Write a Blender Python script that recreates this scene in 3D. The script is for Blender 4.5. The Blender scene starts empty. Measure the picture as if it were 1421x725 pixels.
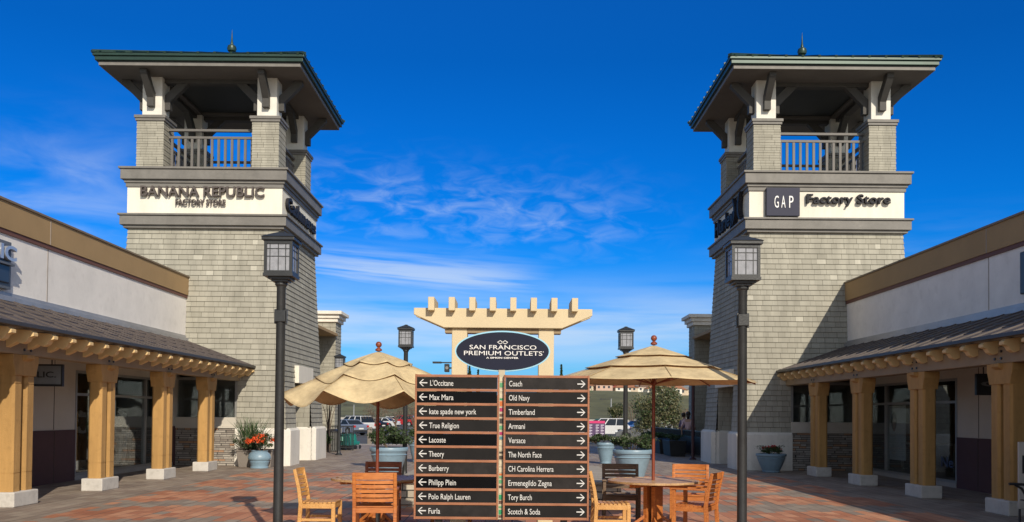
import bpy, bmesh, math, random
from mathutils import Vector, Matrix, Euler
R = math.radians
rng = random.Random(7)
scene = bpy.context.scene
COL = scene.collection

# ------------------------------------------------------------------ camera, light, exposure
PITCH, ROLL, FPX = R(1.3), R(0.5), 1250.0
cam_d = bpy.data.cameras.new('camera'); cam = bpy.data.objects.new('camera', cam_d); COL.objects.link(cam)
cam_d.sensor_width = 36; cam_d.lens = 36*FPX/1421
cam_d.shift_y = (575-362.5-FPX*math.tan(PITCH))/1421
cam_d.shift_x = -1.5/1421
cam_d.clip_end = 3000; cam_d.clip_start = 0.1
cam.matrix_world = Matrix.Translation((0, 0, 1.6)) @ Euler((R(90)+PITCH, 0, 0)).to_matrix().to_4x4() @ Matrix.Rotation(ROLL, 4, 'Z')
scene.camera = cam

SUN_EL = R(30.5)
SUN_DIR = Vector((0.37, -1.0, 0)).normalized()*math.cos(SUN_EL) + Vector((0, 0, math.sin(SUN_EL)))   # towards the sun
sun_d = bpy.data.lights.new('sun', 'SUN'); sun = bpy.data.objects.new('sun', sun_d); COL.objects.link(sun)
sun_d.energy = 4.3; sun_d.angle = R(0.5); sun_d.color = (1.0, 0.90, 0.74)
sun.rotation_euler = (-SUN_DIR).to_track_quat('-Z', 'Y').to_euler()
sun.location = (10, -20, 30)

scene.view_settings.view_transform = 'Standard'
scene.view_settings.look = 'None'
scene.view_settings.gamma = 1.0
scene.view_settings.use_curve_mapping = False
scene.view_settings.exposure = 0.0
SKY_STRENGTH = 0.13

def build_world():
    w = bpy.data.worlds.new('World'); scene.world = w; w.use_nodes = True
    nt = w.node_tree; nt.nodes.clear(); L = nt.links
    N = nt.nodes.new
    out = N('ShaderNodeOutputWorld'); bg = N('ShaderNodeBackground'); L.new(bg.outputs[0], out.inputs[0])
    sky = N('ShaderNodeTexSky'); sky.sky_type = 'NISHITA'; sky.sun_disc = False
    sky.sun_elevation = SUN_EL; sky.sun_rotation = math.atan2(SUN_DIR.x, SUN_DIR.y)
    sky.air_density = 1.0; sky.dust_density = 0.35; sky.ozone_density = 3.0; sky.altitude = 100
    hs = N('ShaderNodeHueSaturation'); hs.inputs['Saturation'].default_value = 1.3; hs.inputs['Hue'].default_value = 0.497
    L.new(sky.outputs[0], hs.inputs['Color'])
    def m(op, a, b=None, c=None):
        n = N('ShaderNodeMath'); n.operation = op
        for i, v in enumerate((a, b, c)):
            if v is None: continue
            if isinstance(v, (int, float)): n.inputs[i].default_value = v
            else: L.new(v, n.inputs[i])
        return n.outputs[0]
    tc = N('ShaderNodeTexCoord'); sep = N('ShaderNodeSeparateXYZ'); L.new(tc.outputs['Generated'], sep.inputs[0])
    x, y, z = sep.outputs
    az = m('ARCTAN2', x, y); el = m('ARCSINE', z)
    def gauss(a0, sa, e0, se, tilt=0.0):
        da = m('DIVIDE', m('SUBTRACT', az, a0), sa)
        e = m('ADD', el, m('MULTIPLY', m('SUBTRACT', az, a0), tilt))
        de = m('DIVIDE', m('SUBTRACT', e, e0), se)
        q = m('ADD', m('POWER', m('ABSOLUTE', da), 4.0), m('POWER', m('ABSOLUTE', de), 2.0))
        return m('POWER', 2.718, m('MULTIPLY', q, -1.0))
    def noise(sx, sy, seed, detail=6, rough=0.6, dist=0.0, tilt=0.0):
        c = N('ShaderNodeCombineXYZ')
        L.new(m('MULTIPLY', az, sx), c.inputs[0])
        L.new(m('MULTIPLY', m('ADD', el, m('MULTIPLY', az, tilt)), sy), c.inputs[1]); c.inputs[2].default_value = seed
        n = N('ShaderNodeTexNoise'); n.inputs['Scale'].default_value = 1; n.inputs['Detail'].default_value = detail
        n.inputs['Roughness'].default_value = rough; n.inputs['Distortion'].default_value = dist
        L.new(c.outputs[0], n.inputs['Vector']); return n.outputs[0]
    def ss(v, a, b):
        n = N('ShaderNodeMapRange'); n.interpolation_type = 'SMOOTHSTEP'; L.new(v, n.inputs[0])
        n.inputs[1].default_value = a; n.inputs[2].default_value = b; return n.outputs[0]
    parts = []
    # bright streak, mottled patch, clouds at left, low veil
    parts.append(m('MULTIPLY', m('MULTIPLY', gauss(-0.11, 0.135, 0.153, 0.020, 0.06), ss(noise(5, 95, 3.1, 4, 0.55, 0.3, 0.06), 0.30, 0.62)), 0.62))
    parts.append(m('MULTIPLY', m('MULTIPLY', gauss(-0.07, 0.20, 0.222, 0.036, 0.05), ss(noise(24, 62, 9.4, 5, 0.55, 0.6), 0.38, 0.80)), 0.36))
    parts.append(m('MULTIPLY', m('MULTIPLY', gauss(-0.49, 0.10, 0.205, 0.055, -0.1), ss(noise(9, 30, 5.7, 5, 0.55, 0.5), 0.30, 0.85)), 0.42))
    parts.append(m('MULTIPLY', m('MULTIPLY', gauss(-0.03, 0.36, 0.095, 0.040), ss(noise(4, 46, 1.2, 4, 0.5, 0.3), 0.16, 0.70)), 0.72))
    parts.append(m('MULTIPLY', m('MULTIPLY', gauss(0.45, 0.25, 0.12, 0.05), ss(noise(6, 50, 7.2, 5, 0.6, 0.3), 0.40, 0.75)), 0.25))
    tot = parts[0]
    for p in parts[1:]: tot = m('MAXIMUM', tot, p)
    mix = N('ShaderNodeMix'); mix.data_type = 'RGBA'
    # deep blue tint on the sky in view; overhead and behind paled for shadow fill
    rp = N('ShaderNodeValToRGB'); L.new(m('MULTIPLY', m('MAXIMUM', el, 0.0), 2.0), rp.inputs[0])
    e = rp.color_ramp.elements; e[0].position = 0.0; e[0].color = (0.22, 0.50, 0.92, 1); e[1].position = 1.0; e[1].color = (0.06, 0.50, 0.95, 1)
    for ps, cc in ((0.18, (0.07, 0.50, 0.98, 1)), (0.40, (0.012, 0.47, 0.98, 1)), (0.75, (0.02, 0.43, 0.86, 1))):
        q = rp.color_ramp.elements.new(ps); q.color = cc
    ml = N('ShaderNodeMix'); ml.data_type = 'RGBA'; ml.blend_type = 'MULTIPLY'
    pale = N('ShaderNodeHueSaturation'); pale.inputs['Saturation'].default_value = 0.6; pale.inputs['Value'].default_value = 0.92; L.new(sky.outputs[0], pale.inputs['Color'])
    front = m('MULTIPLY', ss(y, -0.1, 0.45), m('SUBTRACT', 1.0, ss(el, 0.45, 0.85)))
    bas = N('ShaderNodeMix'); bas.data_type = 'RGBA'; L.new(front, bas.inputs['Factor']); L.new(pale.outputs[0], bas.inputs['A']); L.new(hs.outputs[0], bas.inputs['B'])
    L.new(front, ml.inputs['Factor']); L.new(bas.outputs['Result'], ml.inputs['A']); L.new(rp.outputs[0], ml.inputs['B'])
    L.new(tot, mix.inputs['Factor']); L.new(ml.outputs['Result'], mix.inputs['A'])
    mix.inputs['B'].default_value = (5.2, 6.0, 7.0, 1)
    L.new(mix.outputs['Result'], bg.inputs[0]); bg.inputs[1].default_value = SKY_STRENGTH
build_world()

# ------------------------------------------------------------------ materials
MATS = {}
def nodes_of(name):
    m = bpy.data.materials.new(name); m.use_nodes = True
    nt = m.node_tree; b = nt.nodes['Principled BSDF']
    return m, nt, b
def setin(b, k, v):
    if k in b.inputs: b.inputs[k].default_value = v
def M(name, col, rough=0.6, var=0.12, scale=2.0, bump=0.0, bscale=40.0, metal=0.0, spec=None, stain=0.0, streak=False):
    """painted/plain surface: broad mottling, fine grain, small bumps, optional weather streaks"""
    if name in MATS: return MATS[name]
    m, nt, b = nodes_of(name); L = nt.links; N = nt.nodes.new
    tc = N('ShaderNodeTexCoord')
    n1 = N('ShaderNodeTexNoise'); n1.inputs['Scale'].default_value = scale; n1.inputs['Detail'].default_value = 6; n1.inputs['Roughness'].default_value = 0.65
    vec = tc.outputs['Object']
    if streak:
        mp = N('ShaderNodeMapping'); mp.inputs['Scale'].default_value = (1, 1, 0.12); L.new(vec, mp.inputs[0]); vec = mp.outputs[0]
    L.new(vec, n1.inputs['Vector'])
    r = N('ShaderNodeMapRange'); r.inputs[1].default_value = 0.3; r.inputs[2].default_value = 0.7
    r.inputs[3].default_value = 1-var; r.inputs[4].default_value = 1+var*0.6
    L.new(n1.outputs[0], r.inputs[0])
    mul = N('ShaderNodeVectorMath'); mul.operation = 'SCALE'; mul.inputs[0].default_value = col[:3]
    L.new(r.outputs[0], mul.inputs['Scale'])
    src = mul.outputs[0]
    if stain:
        n2 = N('ShaderNodeTexNoise'); n2.inputs['Scale'].default_value = scale*3.1; n2.inputs['Detail'].default_value = 8
        L.new(tc.outputs['Object'], n2.inputs['Vector'])
        r2 = N('ShaderNodeMapRange'); r2.inputs[1].default_value = 0.55; r2.inputs[2].default_value = 0.75; r2.inputs[4].default_value = stain
        L.new(n2.outputs[0], r2.inputs[0])
        mx = N('ShaderNodeMix'); mx.data_type = 'RGBA'; L.new(r2.outputs[0], mx.inputs['Factor']); L.new(src, mx.inputs['A'])
        mx.inputs['B'].default_value = (col[0]*0.45, col[1]*0.42, col[2]*0.4, 1); src = mx.outputs['Result']
    L.new(src, b.inputs['Base Color'])
    b.inputs['Roughness'].default_value = rough; b.inputs['Metallic'].default_value = metal
    if spec is not None: setin(b, 'Specular IOR Level', spec)
    if bump:
        nb = N('ShaderNodeTexNoise'); nb.inputs['Scale'].default_value = bscale; nb.inputs['Detail'].default_value = 4
        L.new(tc.outputs['Object'], nb.inputs['Vector'])
        bp = N('ShaderNodeBump'); bp.inputs['Strength'].default_value = bump; bp.inputs['Distance'].default_value = 0.01
        L.new(nb.outputs[0], bp.inputs['Height']); L.new(bp.outputs[0], b.inputs['Normal'])
    MATS[name] = m; return m

def math_helper(nt):
    L = nt.links
    def m(op, a, b=None, c=None):
        n = nt.nodes.new('ShaderNodeMath'); n.operation = op
        for i, v in enumerate((a, b, c)):
            if v is None: continue
            if isinstance(v, (int, float)): n.inputs[i].default_value = v
            else: L.new(v, n.inputs[i])
        return n.outputs[0]
    return m

def cells(name, c1, c2, w, h, gap=0.006, gapcol=(0.05, 0.045, 0.04), rough=0.85, jitter=0.5, bump=0.4, varw=0.0, extra=None, v0=0.0):
    """rows of unequal tiles in UV metres (shingles, ledge stone): colour per tile, dark joints, joint bump"""
    mt, nt, b = nodes_of(name); L = nt.links; N = nt.nodes.new; m = math_helper(nt)
    uv = N('ShaderNodeUVMap'); sep = N('ShaderNodeSeparateXYZ'); L.new(uv.outputs[0], sep.inputs[0])
    u, v = sep.outputs[0], m('ADD', sep.outputs[1], v0)
    row = m('FLOOR', m('DIVIDE', v, h))
    wn = N('ShaderNodeTexWhiteNoise'); wn.noise_dimensions = '1D'; L.new(row, wn.inputs['W'])
    uu = m('DIVIDE', m('ADD', u, m('MULTIPLY', wn.outputs[0], w*jitter*2)), w)
    uu = m('ADD', uu, m('MULTIPLY', m('SINE', m('ADD', m('MULTIPLY', uu, 2.3), m('MULTIPLY', row, 1.7))), varw))
    cell = m('FLOOR', uu)
    fu, fv = m('FRACT', uu), m('FRACT', m('DIVIDE', v, h))
    wn2 = N('ShaderNodeTexWhiteNoise'); wn2.noise_dimensions = '2D'
    cx = N('ShaderNodeCombineXYZ'); L.new(cell, cx.inputs[0]); L.new(row, cx.inputs[1]); L.new(cx.outputs[0], wn2.inputs['Vector'])
    mx = N('ShaderNodeMix'); mx.data_type = 'RGBA'; L.new(wn2.outputs[0], mx.inputs['Factor'])
    mx.inputs['A'].default_value = (*c1, 1); mx.inputs['B'].default_value = (*c2, 1)
    col = mx.outputs['Result']
    if extra:
        g = m('GREATER_THAN', wn2.outputs[0], 1-extra[1])
        mx3 = N('ShaderNodeMix'); mx3.data_type = 'RGBA'; L.new(g, mx3.inputs['Factor']); L.new(col, mx3.inputs['A'])
        mx3.inputs['B'].default_value = (*extra[0], 1); col = mx3.outputs['Result']
    ns = N('ShaderNodeTexNoise'); ns.inputs['Scale'].default_value = 1.3; ns.inputs['Detail'].default_value = 7
    L.new(uv.outputs[0], ns.inputs['Vector'])
    sc = N('ShaderNodeVectorMath'); sc.operation = 'SCALE'; L.new(col, sc.inputs[0])
    mp_ = N('ShaderNodeMapping'); mp_.inputs['Scale'].default_value = (2.6, 0.16, 1); L.new(uv.outputs[0], mp_.inputs[0])
    n_s = N('ShaderNodeTexNoise'); n_s.inputs['Scale'].default_value = 1.6; n_s.inputs['Detail'].default_value = 7; L.new(mp_.outputs[0], n_s.inputs['Vector'])
    L.new(m('ADD', m('ADD', m('MULTIPLY', ns.outputs[0], 0.45), 0.48), m('MULTIPLY', n_s.outputs[0], 0.6)), sc.inputs['Scale'])
    du = m('MINIMUM', fu, m('SUBTRACT', 1.0, fu))
    dv = m('MINIMUM', fv, m('SUBTRACT', 1.0, fv))
    ju = m('LESS_THAN', m('MULTIPLY', du, w), gap/2)
    jv = m('LESS_THAN', m('MULTIPLY', dv, h), gap/2)
    j = m('MAXIMUM', ju, jv)
    mx2 = N('ShaderNodeMix'); mx2.data_type = 'RGBA'; L.new(j, mx2.inputs['Factor'])
    L.new(sc.outputs[0], mx2.inputs['A']); mx2.inputs['B'].default_value = (*gapcol, 1)
    L.new(mx2.outputs['Result'], b.inputs['Base Color']); b.inputs['Roughness'].default_value = rough
    nf = N('ShaderNodeTexNoise'); nf.inputs['Scale'].default_value = 30; nf.inputs['Detail'].default_value = 5; L.new(uv.outputs[0], nf.inputs['Vector'])
    hgt = m('ADD', m('MULTIPLY', m('SUBTRACT', 1.0, j), m('ADD', 0.6, m('MULTIPLY', wn2.outputs[0], 0.6))), m('MULTIPLY', nf.outputs[0], 0.35))
    bp = N('ShaderNodeBump'); bp.inputs['Strength'].default_value = bump; bp.inputs['Distance'].default_value = 0.012
    L.new(hgt, bp.inputs['Height']); L.new(bp.outputs[0], b.inputs['Normal'])
    MATS[name] = mt; return mt

def paver_mat():
    mt, nt, b = nodes_of('pavers'); L = nt.links; N = nt.nodes.new; m = math_helper(nt)
    tc = N('ShaderNodeTexCoord'); sep = N('ShaderNodeSeparateXYZ'); L.new(tc.outputs['Object'], sep.inputs[0])
    X, Y = sep.outputs[0], sep.outputs[1]
    W, H = 0.40, 0.20
    # bricks laid with the long side along y; half-bond between columns
    colu = m('FLOOR', m('DIVIDE', X, H))
    off = m('MULTIPLY', m('MODULO', m('ABSOLUTE', colu), 2.0), 0.5)
    yy = m('ADD', m('DIVIDE', Y, W), off)
    rowi = m('FLOOR', yy)
    fx, fy = m('FRACT', m('DIVIDE', X, H)), m('FRACT', yy)
    cx = N('ShaderNodeCombineXYZ'); L.new(colu, cx.inputs[0]); L.new(rowi, cx.inputs[1])
    wn = N('ShaderNodeTexWhiteNoise'); wn.noise_dimensions = '2D'; L.new(cx.outputs[0], wn.inputs['Vector'])
    rs = N('ShaderNodeSeparateColor'); L.new(wn.outputs['Color'], rs.inputs[0])
    r1, r2, r3 = rs.outputs
    big = N('ShaderNodeTexNoise'); big.inputs['Scale'].default_value = 0.8; big.inputs['Detail'].default_value = 3; L.new(cx.outputs[0], big.inputs['Vector'])
    big.inputs['Scale'].default_value = 0.16
    # band position: red bands 1.8 m deep, grey 1.1 m
    yc = m('MULTIPLY', m('SUBTRACT', rowi, off), W)
    ph = m('FRACT', m('DIVIDE', m('ADD', m('SUBTRACT', yc, 16.05), m('MULTIPLY', m('SUBTRACT', big.outputs[0], 0.5), 1.9)), 2.9))
    red = m('LESS_THAN', ph, 0.64)
    flip = m('LESS_THAN', r1, 0.09)
    red = m('ABSOLUTE', m('SUBTRACT', red, flip))
    inside = m('MULTIPLY', m('LESS_THAN', m('ABSOLUTE', X), 7.05), m('LESS_THAN', Y, 25.0))
    red = m('MULTIPLY', red, inside)
    def ramp(a, bcol, f):
        x = N('ShaderNodeMix'); x.data_type = 'RGBA'; x.inputs['A'].default_value = (*a, 1); x.inputs['B'].default_value = (*bcol, 1); L.new(f, x.inputs['Factor']); return x.outputs['Result']
    cr = ramp((0.38, 0.14, 0.072), (0.56, 0.27, 0.155), r2)
    cg = ramp((0.23, 0.175, 0.14), (0.33, 0.27, 0.215), r2)
    mx = N('ShaderNodeMix'); mx.data_type = 'RGBA'; L.new(red, mx.inputs['Factor']); L.new(cg, mx.inputs['A']); L.new(cr, mx.inputs['B'])
    dirt = N('ShaderNodeTexNoise'); dirt.inputs['Scale'].default_value = 0.7; dirt.inputs['Detail'].default_value = 9; dirt.inputs['Roughness'].default_value = 0.7
    L.new(tc.outputs['Object'], dirt.inputs['Vector'])
    sc = N('ShaderNodeVectorMath'); sc.operation = 'SCALE'; L.new(mx.outputs['Result'], sc.inputs[0])
    L.new(m('ADD', 0.5, m('MULTIPLY', dirt.outputs[0], 0.95)), sc.inputs['Scale'])
    j = m('MAXIMUM', m('LESS_THAN', m('MULTIPLY', m('MINIMUM', fx, m('SUBTRACT', 1.0, fx)), H), 0.0035), m('LESS_THAN', m('MULTIPLY', m('MINIMUM', fy, m('SUBTRACT', 1.0, fy)), W), 0.0035))
    # saw-cut joints of the large panels
    jx = m('LESS_THAN', m('ABSOLUTE', m('SUBTRACT', m('FRACT', m('DIVIDE', m('ADD', X, 0.4), 0.8)), 0.5)), 0.011)
    j = m('MAXIMUM', j, m('MULTIPLY', jx, 1.0))
    mx2 = N('ShaderNodeMix'); mx2.data_type = 'RGBA'; L.new(j, mx2.inputs['Factor']); L.new(sc.outputs[0], mx2.inputs['A']); mx2.inputs['B'].default_value = (0.06, 0.05, 0.045, 1)
    # worn pale stains
    st = N('ShaderNodeTexVoronoi'); st.inputs['Scale'].default_value = 2.3; L.new(tc.outputs['Object'], st.inputs['Vector'])
    spot = m('MULTIPLY', m('LESS_THAN', st.outputs['Distance'], 0.06), 0.55)
    mx3 = N('ShaderNodeMix'); mx3.data_type = 'RGBA'; L.new(spot, mx3.inputs['Factor']); L.new(mx2.outputs['Result'], mx3.inputs['A']); mx3.inputs['B'].default_value = (0.05, 0.045, 0.04, 1)
    L.new(mx3.outputs['Result'], b.inputs['Base Color'])
    L.new(m('ADD', 0.62, m('MULTIPLY', r3, 0.2)), b.inputs['Roughness'])
    fn = N('ShaderNodeTexNoise'); fn.inputs['Scale'].default_value = 60; L.new(tc.outputs['Object'], fn.inputs['Vector'])
    hgt = m('ADD', m('MULTIPLY', m('SUBTRACT', 1.0, j), m('ADD', 0.8, m('MULTIPLY', r1, 0.2))), m('MULTIPLY', fn.outputs[0], 0.2))
    bp = N('ShaderNodeBump'); bp.inputs['Strength'].default_value = 0.5; bp.inputs['Distance'].default_value = 0.006
    L.new(hgt, bp.inputs['Height']); L.new(bp.outputs[0], b.inputs['Normal'])
    MATS['pavers'] = mt; return mt

def glass_mat(name, tint=(0.62, 0.68, 0.68), refl=0.5, base=0.06):
    m, nt, b = nodes_of(name); nt.nodes.remove(b); L = nt.links; N = nt.nodes.new
    out = [n for n in nt.nodes if n.type == 'OUTPUT_MATERIAL'][0]
    tr = N('ShaderNodeBsdfTransparent'); tr.inputs[0].default_value = (*tint, 1)
    gl = N('ShaderNodeBsdfGlossy'); gl.inputs['Roughness'].default_value = 0.02; gl.inputs[0].default_value = (0.9, 0.95, 1, 1)
    lw = N('ShaderNodeLayerWeight'); lw.inputs[0].default_value = refl
    mp = N('ShaderNodeMapRange'); mp.inputs[3].default_value = base; mp.inputs[4].default_value = 1.0; lw.inputs[0].default_value = 0.5; pw = N('ShaderNodeMath'); pw.operation = 'POWER'; pw.inputs[1].default_value = 3.2; L.new(lw.outputs['Facing'], pw.inputs[0]); L.new(pw.outputs[0], mp.inputs[0]); mp.inputs[4].default_value = 0.8
    mix = N('ShaderNodeMixShader'); L.new(mp.outputs[0], mix.inputs[0]); L.new(tr.outputs[0], mix.inputs[1]); L.new(gl.outputs[0], mix.inputs[2])
    L.new(mix.outputs[0], out.inputs[0]); MATS[name] = m; return m

def wood_mat(name, c1, c2, axis='X', scale=3.0, rough=0.45):
    m, nt, b = nodes_of(name); L = nt.links; N = nt.nodes.new
    tc = N('ShaderNodeTexCoord'); mp = N('ShaderNodeMapping')
    s = {'X': (1.5, 22, 22), 'Y': (22, 1.5, 22), 'Z': (22, 22, 1.5)}[axis]
    mp.inputs['Scale'].default_value = s; L.new(tc.outputs['Object'], mp.inputs[0])
    n = N('ShaderNodeTexNoise'); n.inputs['Scale'].default_value = scale; n.inputs['Detail'].default_value = 6; n.inputs['Distortion'].default_value = 0.5
    L.new(mp.outputs[0], n.inputs['Vector'])
    n2 = N('ShaderNodeTexNoise'); n2.inputs['Scale'].default_value = 6; L.new(tc.outputs['Object'], n2.inputs['Vector'])
    mm = math_helper(nt)
    f = mm('ADD', mm('MULTIPLY', n.outputs[0], 0.65), mm('MULTIPLY', n2.outputs[0], 0.35))
    r = N('ShaderNodeValToRGB'); r.color_ramp.elements[0].position = 0.36; r.color_ramp.elements[1].position = 0.66
    r.color_ramp.elements[0].color = (*c1, 1); r.color_ramp.elements[1].color = (*c2, 1); L.new(f, r.inputs[0])
    L.new(r.outputs[0], b.inputs['Base Color']); b.inputs['Roughness'].default_value = rough
    bp = N('ShaderNodeBump'); bp.inputs['Strength'].default_value = 0.25; bp.inputs['Distance'].default_value = 0.003
    L.new(f, bp.inputs['Height']); L.new(bp.outputs[0], b.inputs['Normal'])
    MATS[name] = m; return m

def leaf_mat(name, col, trans=0.35):
    m, nt, b = nodes_of(name); L = nt.links; N = nt.nodes.new
    out = [n for n in nt.nodes if n.type == 'OUTPUT_MATERIAL'][0]
    g = N('ShaderNodeNewGeometry')
    r = N('ShaderNodeMapRange'); r.inputs[3].default_value = 0.55; r.inputs[4].default_value = 1.6; L.new(g.outputs['Random Per Island'], r.inputs[0])
    sc = N('ShaderNodeVectorMath'); sc.operation = 'SCALE'; sc.inputs[0].default_value = col; L.new(r.outputs[0], sc.inputs['Scale'])
    L.new(sc.outputs[0], b.inputs['Base Color']); b.inputs['Roughness'].default_value = 0.55
    t = N('ShaderNodeBsdfTranslucent'); L.new(sc.outputs[0], t.inputs[0])
    mx = N('ShaderNodeMixShader'); mx.inputs[0].default_value = trans
    L.new(b.outputs[0], mx.inputs[1]); L.new(t.outputs[0], mx.inputs[2]); L.new(mx.outputs[0], out.inputs[0])
    MATS[name] = m; return m

def fabric_mat(name, col):
    m, nt, b = nodes_of(name); L = nt.links; N = nt.nodes.new
    out = [n for n in nt.nodes if n.type == 'OUTPUT_MATERIAL'][0]
    tc = N('ShaderNodeTexCoord'); n = N('ShaderNodeTexNoise'); n.inputs['Scale'].default_value = 3.2; n.inputs['Detail'].default_value = 9; n.inputs['Roughness'].default_value = 0.7
    L.new(tc.outputs['Object'], n.inputs['Vector'])
    r = N('ShaderNodeValToRGB'); r.color_ramp.elements[0].position = 0.33; r.color_ramp.elements[1].position = 0.62
    r.color_ramp.elements[0].color = (col[0]*0.62, col[1]*0.6, col[2]*0.6, 1); r.color_ramp.elements[1].color = (*col, 1)
    L.new(n.outputs[0], r.inputs[0]); L.new(r.outputs[0], b.inputs['Base Color']); b.inputs['Roughness'].default_value = 0.9
    t = N('ShaderNodeBsdfTranslucent'); t.inputs[0].default_value = (col[0]*0.75, col[1]*0.5, col[2]*0.35, 1)
    mx = N('ShaderNodeMixShader'); mx.inputs[0].default_value = 0.22
    L.new(b.outputs[0], mx.inputs[1]); L.new(t.outputs[0], mx.inputs[2]); L.new(mx.outputs[0], out.inputs[0])
    w = N('ShaderNodeTexNoise'); w.inputs['Scale'].default_value = 9; w.inputs['Detail'].default_value = 3; L.new(tc.outputs['Object'], w.inputs['Vector'])
    bp = N('ShaderNodeBump'); bp.inputs['Strength'].default_value = 0.5; bp.inputs['Distance'].default_value = 0.03; L.new(w.outputs[0], bp.inputs['Height'])
    L.new(bp.outputs[0], b.inputs['Normal'])
    MATS[name] = m; return m

CH = 0.157   # shingle course height
SH = cells('shingle', (0.305, 0.290, 0.240), (0.365, 0.348, 0.290), 0.225, CH, gap=0.008, gapcol=(0.15, 0.14, 0.115), rough=0.9, varw=0.22, bump=0.5, extra=((0.46, 0.44, 0.37), 0.02))
STONE = cells('ledge_stone', (0.22, 0.19, 0.165), (0.46, 0.42, 0.37), 0.27, 0.065, gap=0.012, gapcol=(0.03, 0.028, 0.025), varw=0.3, bump=1.0, extra=((0.40, 0.24, 0.15), 0.15))
BLOCK = cells('rough_block', (0.34, 0.30, 0.24), (0.52, 0.47, 0.38), 0.34, 0.13, gap=0.02, gapcol=(0.05, 0.045, 0.04), varw=0.3, bump=1.0)
PAVE = paver_mat()
WHITE = M('cream_stucco', (0.76, 0.72, 0.65), 0.85, 0.13, 2.4, 0.5, 60, stain=0.2, streak=True)
SIGNW = M('sign_stucco', (0.78, 0.735, 0.635), 0.85, 0.10, 2.5, 0.3, 60, stain=0.10, streak=True)
TRIM = M('grey_trim', (0.18, 0.17, 0.155), 0.6, 0.2, 3.0, 0.15, 30, stain=0.2)
TRIM_D = M('dark_grey_timber', (0.055, 0.052, 0.048), 0.65, 0.2, 3.0, 0.3, 30)
SOFFIT = M('soffit', (0.13, 0.118, 0.105), 0.8, 0.15, 1.0)
POSTW = M('post_paint', (0.72, 0.70, 0.64), 0.75, 0.1, 3.0)
GREEN = M('green_metal', (0.022, 0.052, 0.040), 0.38, 0.2, 3.0, metal=0.2)
GUTTER_IN = M('dark_fascia', (0.03, 0.035, 0.035), 0.6)
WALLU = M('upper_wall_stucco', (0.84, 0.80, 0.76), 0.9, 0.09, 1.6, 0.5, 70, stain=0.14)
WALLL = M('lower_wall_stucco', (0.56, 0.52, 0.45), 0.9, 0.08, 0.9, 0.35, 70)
BEIGE = M('parapet_tan', (0.37, 0.245, 0.12), 0.85, 0.10, 0.8, 0.3, 60)
MAROON = M('maroon_trim', (0.15, 0.065, 0.05), 0.7, 0.12, 2)
MAROON_D = M('maroon_dado', (0.085, 0.040, 0.042), 0.75, 0.12, 2, 0.3, 60)
OCHRE = M('ochre_render', (0.46, 0.265, 0.090), 0.88, 0.34, 2.4, 0.6, 50, stain=0.28, streak=True)
BEAM = M('beam_taupe', (0.33, 0.245, 0.15), 0.8, 0.14, 1.5, 0.25, 40)
TAIL = M('rafter_cream', (0.74, 0.52, 0.25), 0.8, 0.12, 3, 0.2, 40)
ROOFT = M('canopy_roof_brown', (0.09, 0.072, 0.068), 0.55, 0.25, 2.0, 0.3, 20)
FLASH = M('pale_flashing', (0.42, 0.42, 0.44), 0.45, 0.15, 2, metal=0.5)
CONC = M('cast_concrete', (0.56, 0.53, 0.49), 0.9, 0.15, 4, 0.5, 50, stain=0.3)
ALU = M('window_frame', (0.30, 0.30, 0.29), 0.45, 0.08, 3, metal=0.4)
GLASS = glass_mat('shop_glass', (0.80, 0.84, 0.84), 0.22, 0.06)
LGLASS = M('lantern_glass', (0.30, 0.31, 0.34), 0.25, 0.25, 14)
DARKIN = M('shop_dark', (0.16, 0.15, 0.14), 0.9, 0.2, 1)
SHOPFL = M('shop_floor', (0.35, 0.32, 0.28), 0.5, 0.2, 1)
BLACK = M('black_metal', (0.022, 0.022, 0.024), 0.42, 0.2, 5, 0.1, 60)
LAMPM = M('lamp_grey_metal', (0.040, 0.042, 0.044), 0.42, 0.25, 5, 0.15, 50, metal=0.3)
NAVY = M('navy_letters', (0.022, 0.022, 0.028), 0.6, 0.1, 4, spec=0.2)
BRONZE = M('dark_bronze_letters', (0.085, 0.068, 0.062), 0.5, 0.1, 4)
TEXTD = M('board_letters', (0.64, 0.64, 0.62), 0.5, 0.08, 20)
TEXTW = M('white_letters', (0.80, 0.80, 0.78), 0.5, 0.03, 4)
PBLUE = M('glazed_blue_clay', (0.21, 0.315, 0.40), 0.42, 0.16, 3, 0.1, 30, stain=0.15)
PERG = M('pergola_cream', (0.64, 0.53, 0.35), 0.8, 0.07, 1.5, 0.2, 40)
FRAMEO = wood_mat('orange_wood', (0.25, 0.095, 0.045), (0.40, 0.17, 0.085), 'X')
PANELB = M('panel_black', (0.014, 0.013, 0.013), 0.5, 0.3, 2.5, spec=0.15)
PANELG = M('panel_black_gloss', (0.003, 0.003, 0.004), 0.25, 0.3, 2.5, spec=0.12)
TEAK = wood_mat('teak', (0.36, 0.105, 0.025), (0.62, 0.225, 0.055), 'X')
TEAKL = wood_mat('pale_teak', (0.46, 0.22, 0.06), (0.72, 0.42, 0.15), 'X')
TEAKD = wood_mat('weathered_teak', (0.11, 0.07, 0.045), (0.22, 0.15, 0.10), 'X', rough=0.6)
TEAKR = wood_mat('red_teak', (0.24, 0.055, 0.02), (0.42, 0.12, 0.04), 'X')
MAHOG = wood_mat('mahogany_pole', (0.16, 0.035, 0.02), (0.28, 0.07, 0.035), 'Z', rough=0.4)
CANV = fabric_mat('tan_canvas', (0.84, 0.68, 0.40))
SEAM = M('canvas_binding', (0.16, 0.10, 0.05), 0.9)
CLAY = M('planter_taupe', (0.22, 0.19, 0.165), 0.8, 0.15, 3)
SOIL = M('soil', (0.05, 0.035, 0.025), 0.95, 0.3, 12, 0.8, 30)
BARK = M('bark', (0.16, 0.12, 0.09), 0.9, 0.3, 8, 0.8, 30)
ASPH = M('asphalt', (0.070, 0.068, 0.066), 0.85, 0.3, 0.4, 0.5, 60, stain=0.2)
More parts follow.
